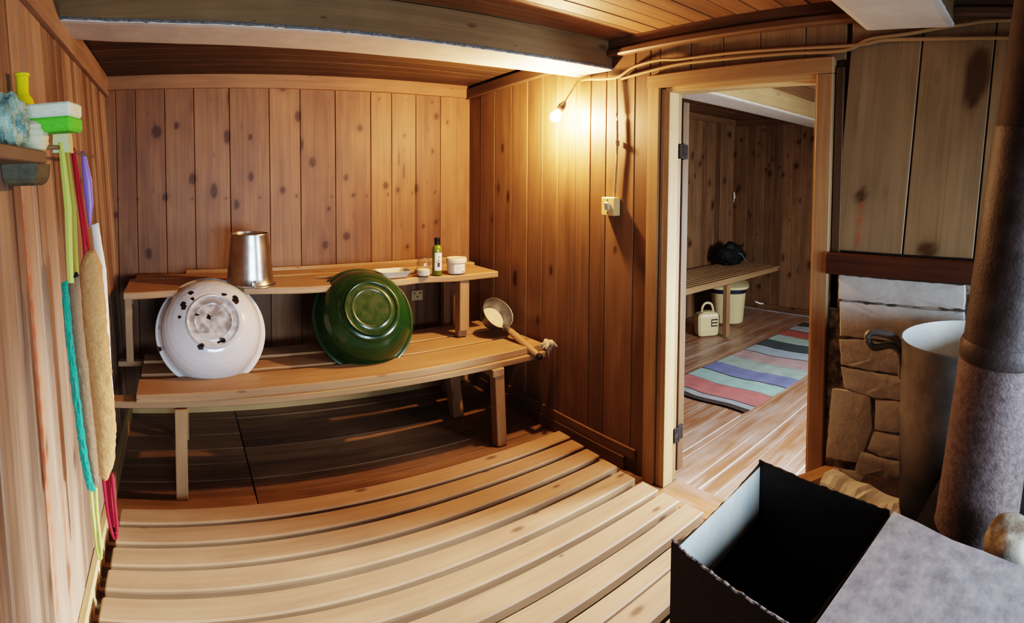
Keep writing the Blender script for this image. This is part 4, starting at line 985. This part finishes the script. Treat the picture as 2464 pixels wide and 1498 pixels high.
MB().loft([orr(*bxy, .255, .21, .383), orr(*bxy, .262, .215, .39), orr(*bxy, .262, .215, .41), orr(*bxy, .245, .20, .418), orr(*bxy, .15, .12, .445), orr(*bxy, .05, .05, .452)]).build('lid', M_cream, lbk, smooth=True)
MB().tube([(5.16, 2.98, .20), (5.22, 2.95, .17), (5.28, 2.95, .16)], .008, 6).build('cord_end', M_label, lbk)
cn = thing('canister', 'small cream plastic canister with a loop handle, beside the next room bench leg', 'canister', (4.36, 3.05, 0))
kx, ky = 4.37, 3.06
ux = V((.84, -.54, 0)); uy = V((.54, .84, 0))
def cring(hw, hd, z): return [V((kx, ky, z)) + ux * sx * hw + uy * sy * hd for sx, sy in ((-.8, -1), (.8, -1), (1, -.8), (1, .8), (.8, 1), (-.8, 1), (-1, .8), (-1, -.8))]
MB().loft([cring(.085, .05, .001), cring(.10, .06, .01), cring(.108, .065, .06), cring(.112, .066, .19), cring(.10, .06, .215), cring(.05, .035, .235)]).build('body', M_cream, cn)
MB().tube(smoothpath([V((kx, ky, .222)) + ux * a + V((0, 0, h)) for a, h in ((-.055, -.01), (-.05, .05), (-.02, .088), (.03, .085), (.055, .05), (.065, -.01))]), .012, 10).build('handle', M_cream, cn, smooth=True)
sl = MB()
for z in (.10, .13, .16): sl.box(V((kx, ky, z)) + ux * .055 - uy * .066, ux * .03, uy * .003, (0, 0, .006), .001)
sl.box(V((kx, ky, .13)) + ux * .024 - uy * .066, ux * .004, uy * .003, (0, 0, .036), .001)
sl.build('slot', M_black, cn)
bg = MB(); rows = []; n, mm = 36, 22; c0 = V((5.22, 3.36, .56))
for j in range(mm + 1):
    ph = pi / 2 * 1.0 * (j / mm) * 2 - pi / 2; row = []
    for i in range(n):
        t = 2 * pi * i / n; d = V((cos(ph) * cos(t), cos(ph) * sin(t), sin(ph))); r = 1 + .25 * nz(d * 2.4, 1., 3) + .08 * nz(d * 8, 1., 1)
        p = c0 + V((d.x * .20 * r, d.y * .14 * r, .11 + d.z * .13 * r)); p.z = max(p.z, .5605); p.y = min(p.y, 3.58); row.append(p)
    rows.append(row)
bgo = tag(bg.loft(rows, cap=False).build('bag', plain('black_cloth', (.012, .012, .013), .7, bump=.6, scale=12, bscale=14), smooth=True), 'dark crumpled bag in the corner on the next room bench', 'bag')
MB().tube(smoothpath([(5.18, 3.225, .70), (5.24, 3.215, .68), (5.30, 3.21, .62), (5.36, 3.21, .585)]), .006, 6).build('strap', plain('grey_strap', (.20, .20, .18), .8), bgo, smooth=True)
tag(MB().tube([(5.62, 3.574, 1.36), (5.62, 3.57, 1.30), (5.615, 3.575, 1.25)], [.012, .016, .010], 8).build('wall_hook', M_label, smooth=True), 'small whitish hook in the corner of the next room', 'hook')

# ------------------------------------------------------------------ light
w = bpy.data.worlds.new('overcast_day'); bpy.context.scene.world = w; w.use_nodes = True
w.node_tree.nodes['Background'].inputs[0].default_value = (.74, .86, 1., 1); w.node_tree.nodes['Background'].inputs[1].default_value = 1.5
def area(name, loc, aim, sx, sy, e, col, spread=180):
    l = bpy.data.lights.new(name, 'AREA'); l.shape = 'RECTANGLE'; l.size = sx; l.size_y = sy; l.energy = e; l.color = col; l.spread = spread * pi / 180
    o = bpy.data.objects.new(name, l); COL.objects.link(o); o.location = loc
    o.rotation_euler = (V(aim) - V(loc)).to_track_quat('-Z', 'Y').to_euler(); return o
area('window_daylight', ((WF[0] + WF[1]) / 2, FY - .14, (WF[2] + WF[3]) / 2), (.6, 2.0, .15), WF[1] - WF[0], WF[3] - WF[2], 78, (.63, .80, 1.), 115)
area('changing_room_daylight', (XF + .2, (WA[0] + WA[1]) / 2, (WA[2] + WA[3]) / 2), (.5, 1.62, .05), WA[1] - WA[0], WA[3] - WA[2], 62, (.86, .93, 1.), 26)
area('changing_room_side_daylight', ((WC[0] + WC[1]) / 2, -.5, (WC[2] + WC[3]) / 2), (2.6, 1.3, .0), WC[1] - WC[0], WC[3] - WC[2], 175, (.88, .94, 1.), 160)

# ------------------------------------------------------------------ camera: the photograph is a swept cylindrical panorama
cam = bpy.data.cameras.new('camera'); co = bpy.data.objects.new('camera', cam); COL.objects.link(co)
R = Matrix(((.8231458, .0180146, -.5675442), (-.5677943, .0373687, -.8223220), (.0063946, .9991392, .0409885))).to_4x4()
R.translation = V((0, 0, 1.5)); co.matrix_world = R
FP, PY = 1335.06, 481.5                        # pixels per radian, horizon row, in the 2464 x 1498 frame
cam.type = 'PANO'; cam.panorama_type = 'CENTRAL_CYLINDRICAL'
cam.central_cylindrical_range_u_min = -1232 / FP; cam.central_cylindrical_range_u_max = 1232 / FP
cam.central_cylindrical_range_v_min = (PY - 1498) / FP; cam.central_cylindrical_range_v_max = PY / FP
cam.central_cylindrical_radius = 1.0
cam.clip_start = .01
sc = bpy.context.scene; sc.camera = co
sc.view_settings.view_transform = 'Filmic'; sc.view_settings.look = 'High Contrast'; sc.view_settings.exposure = -0.18
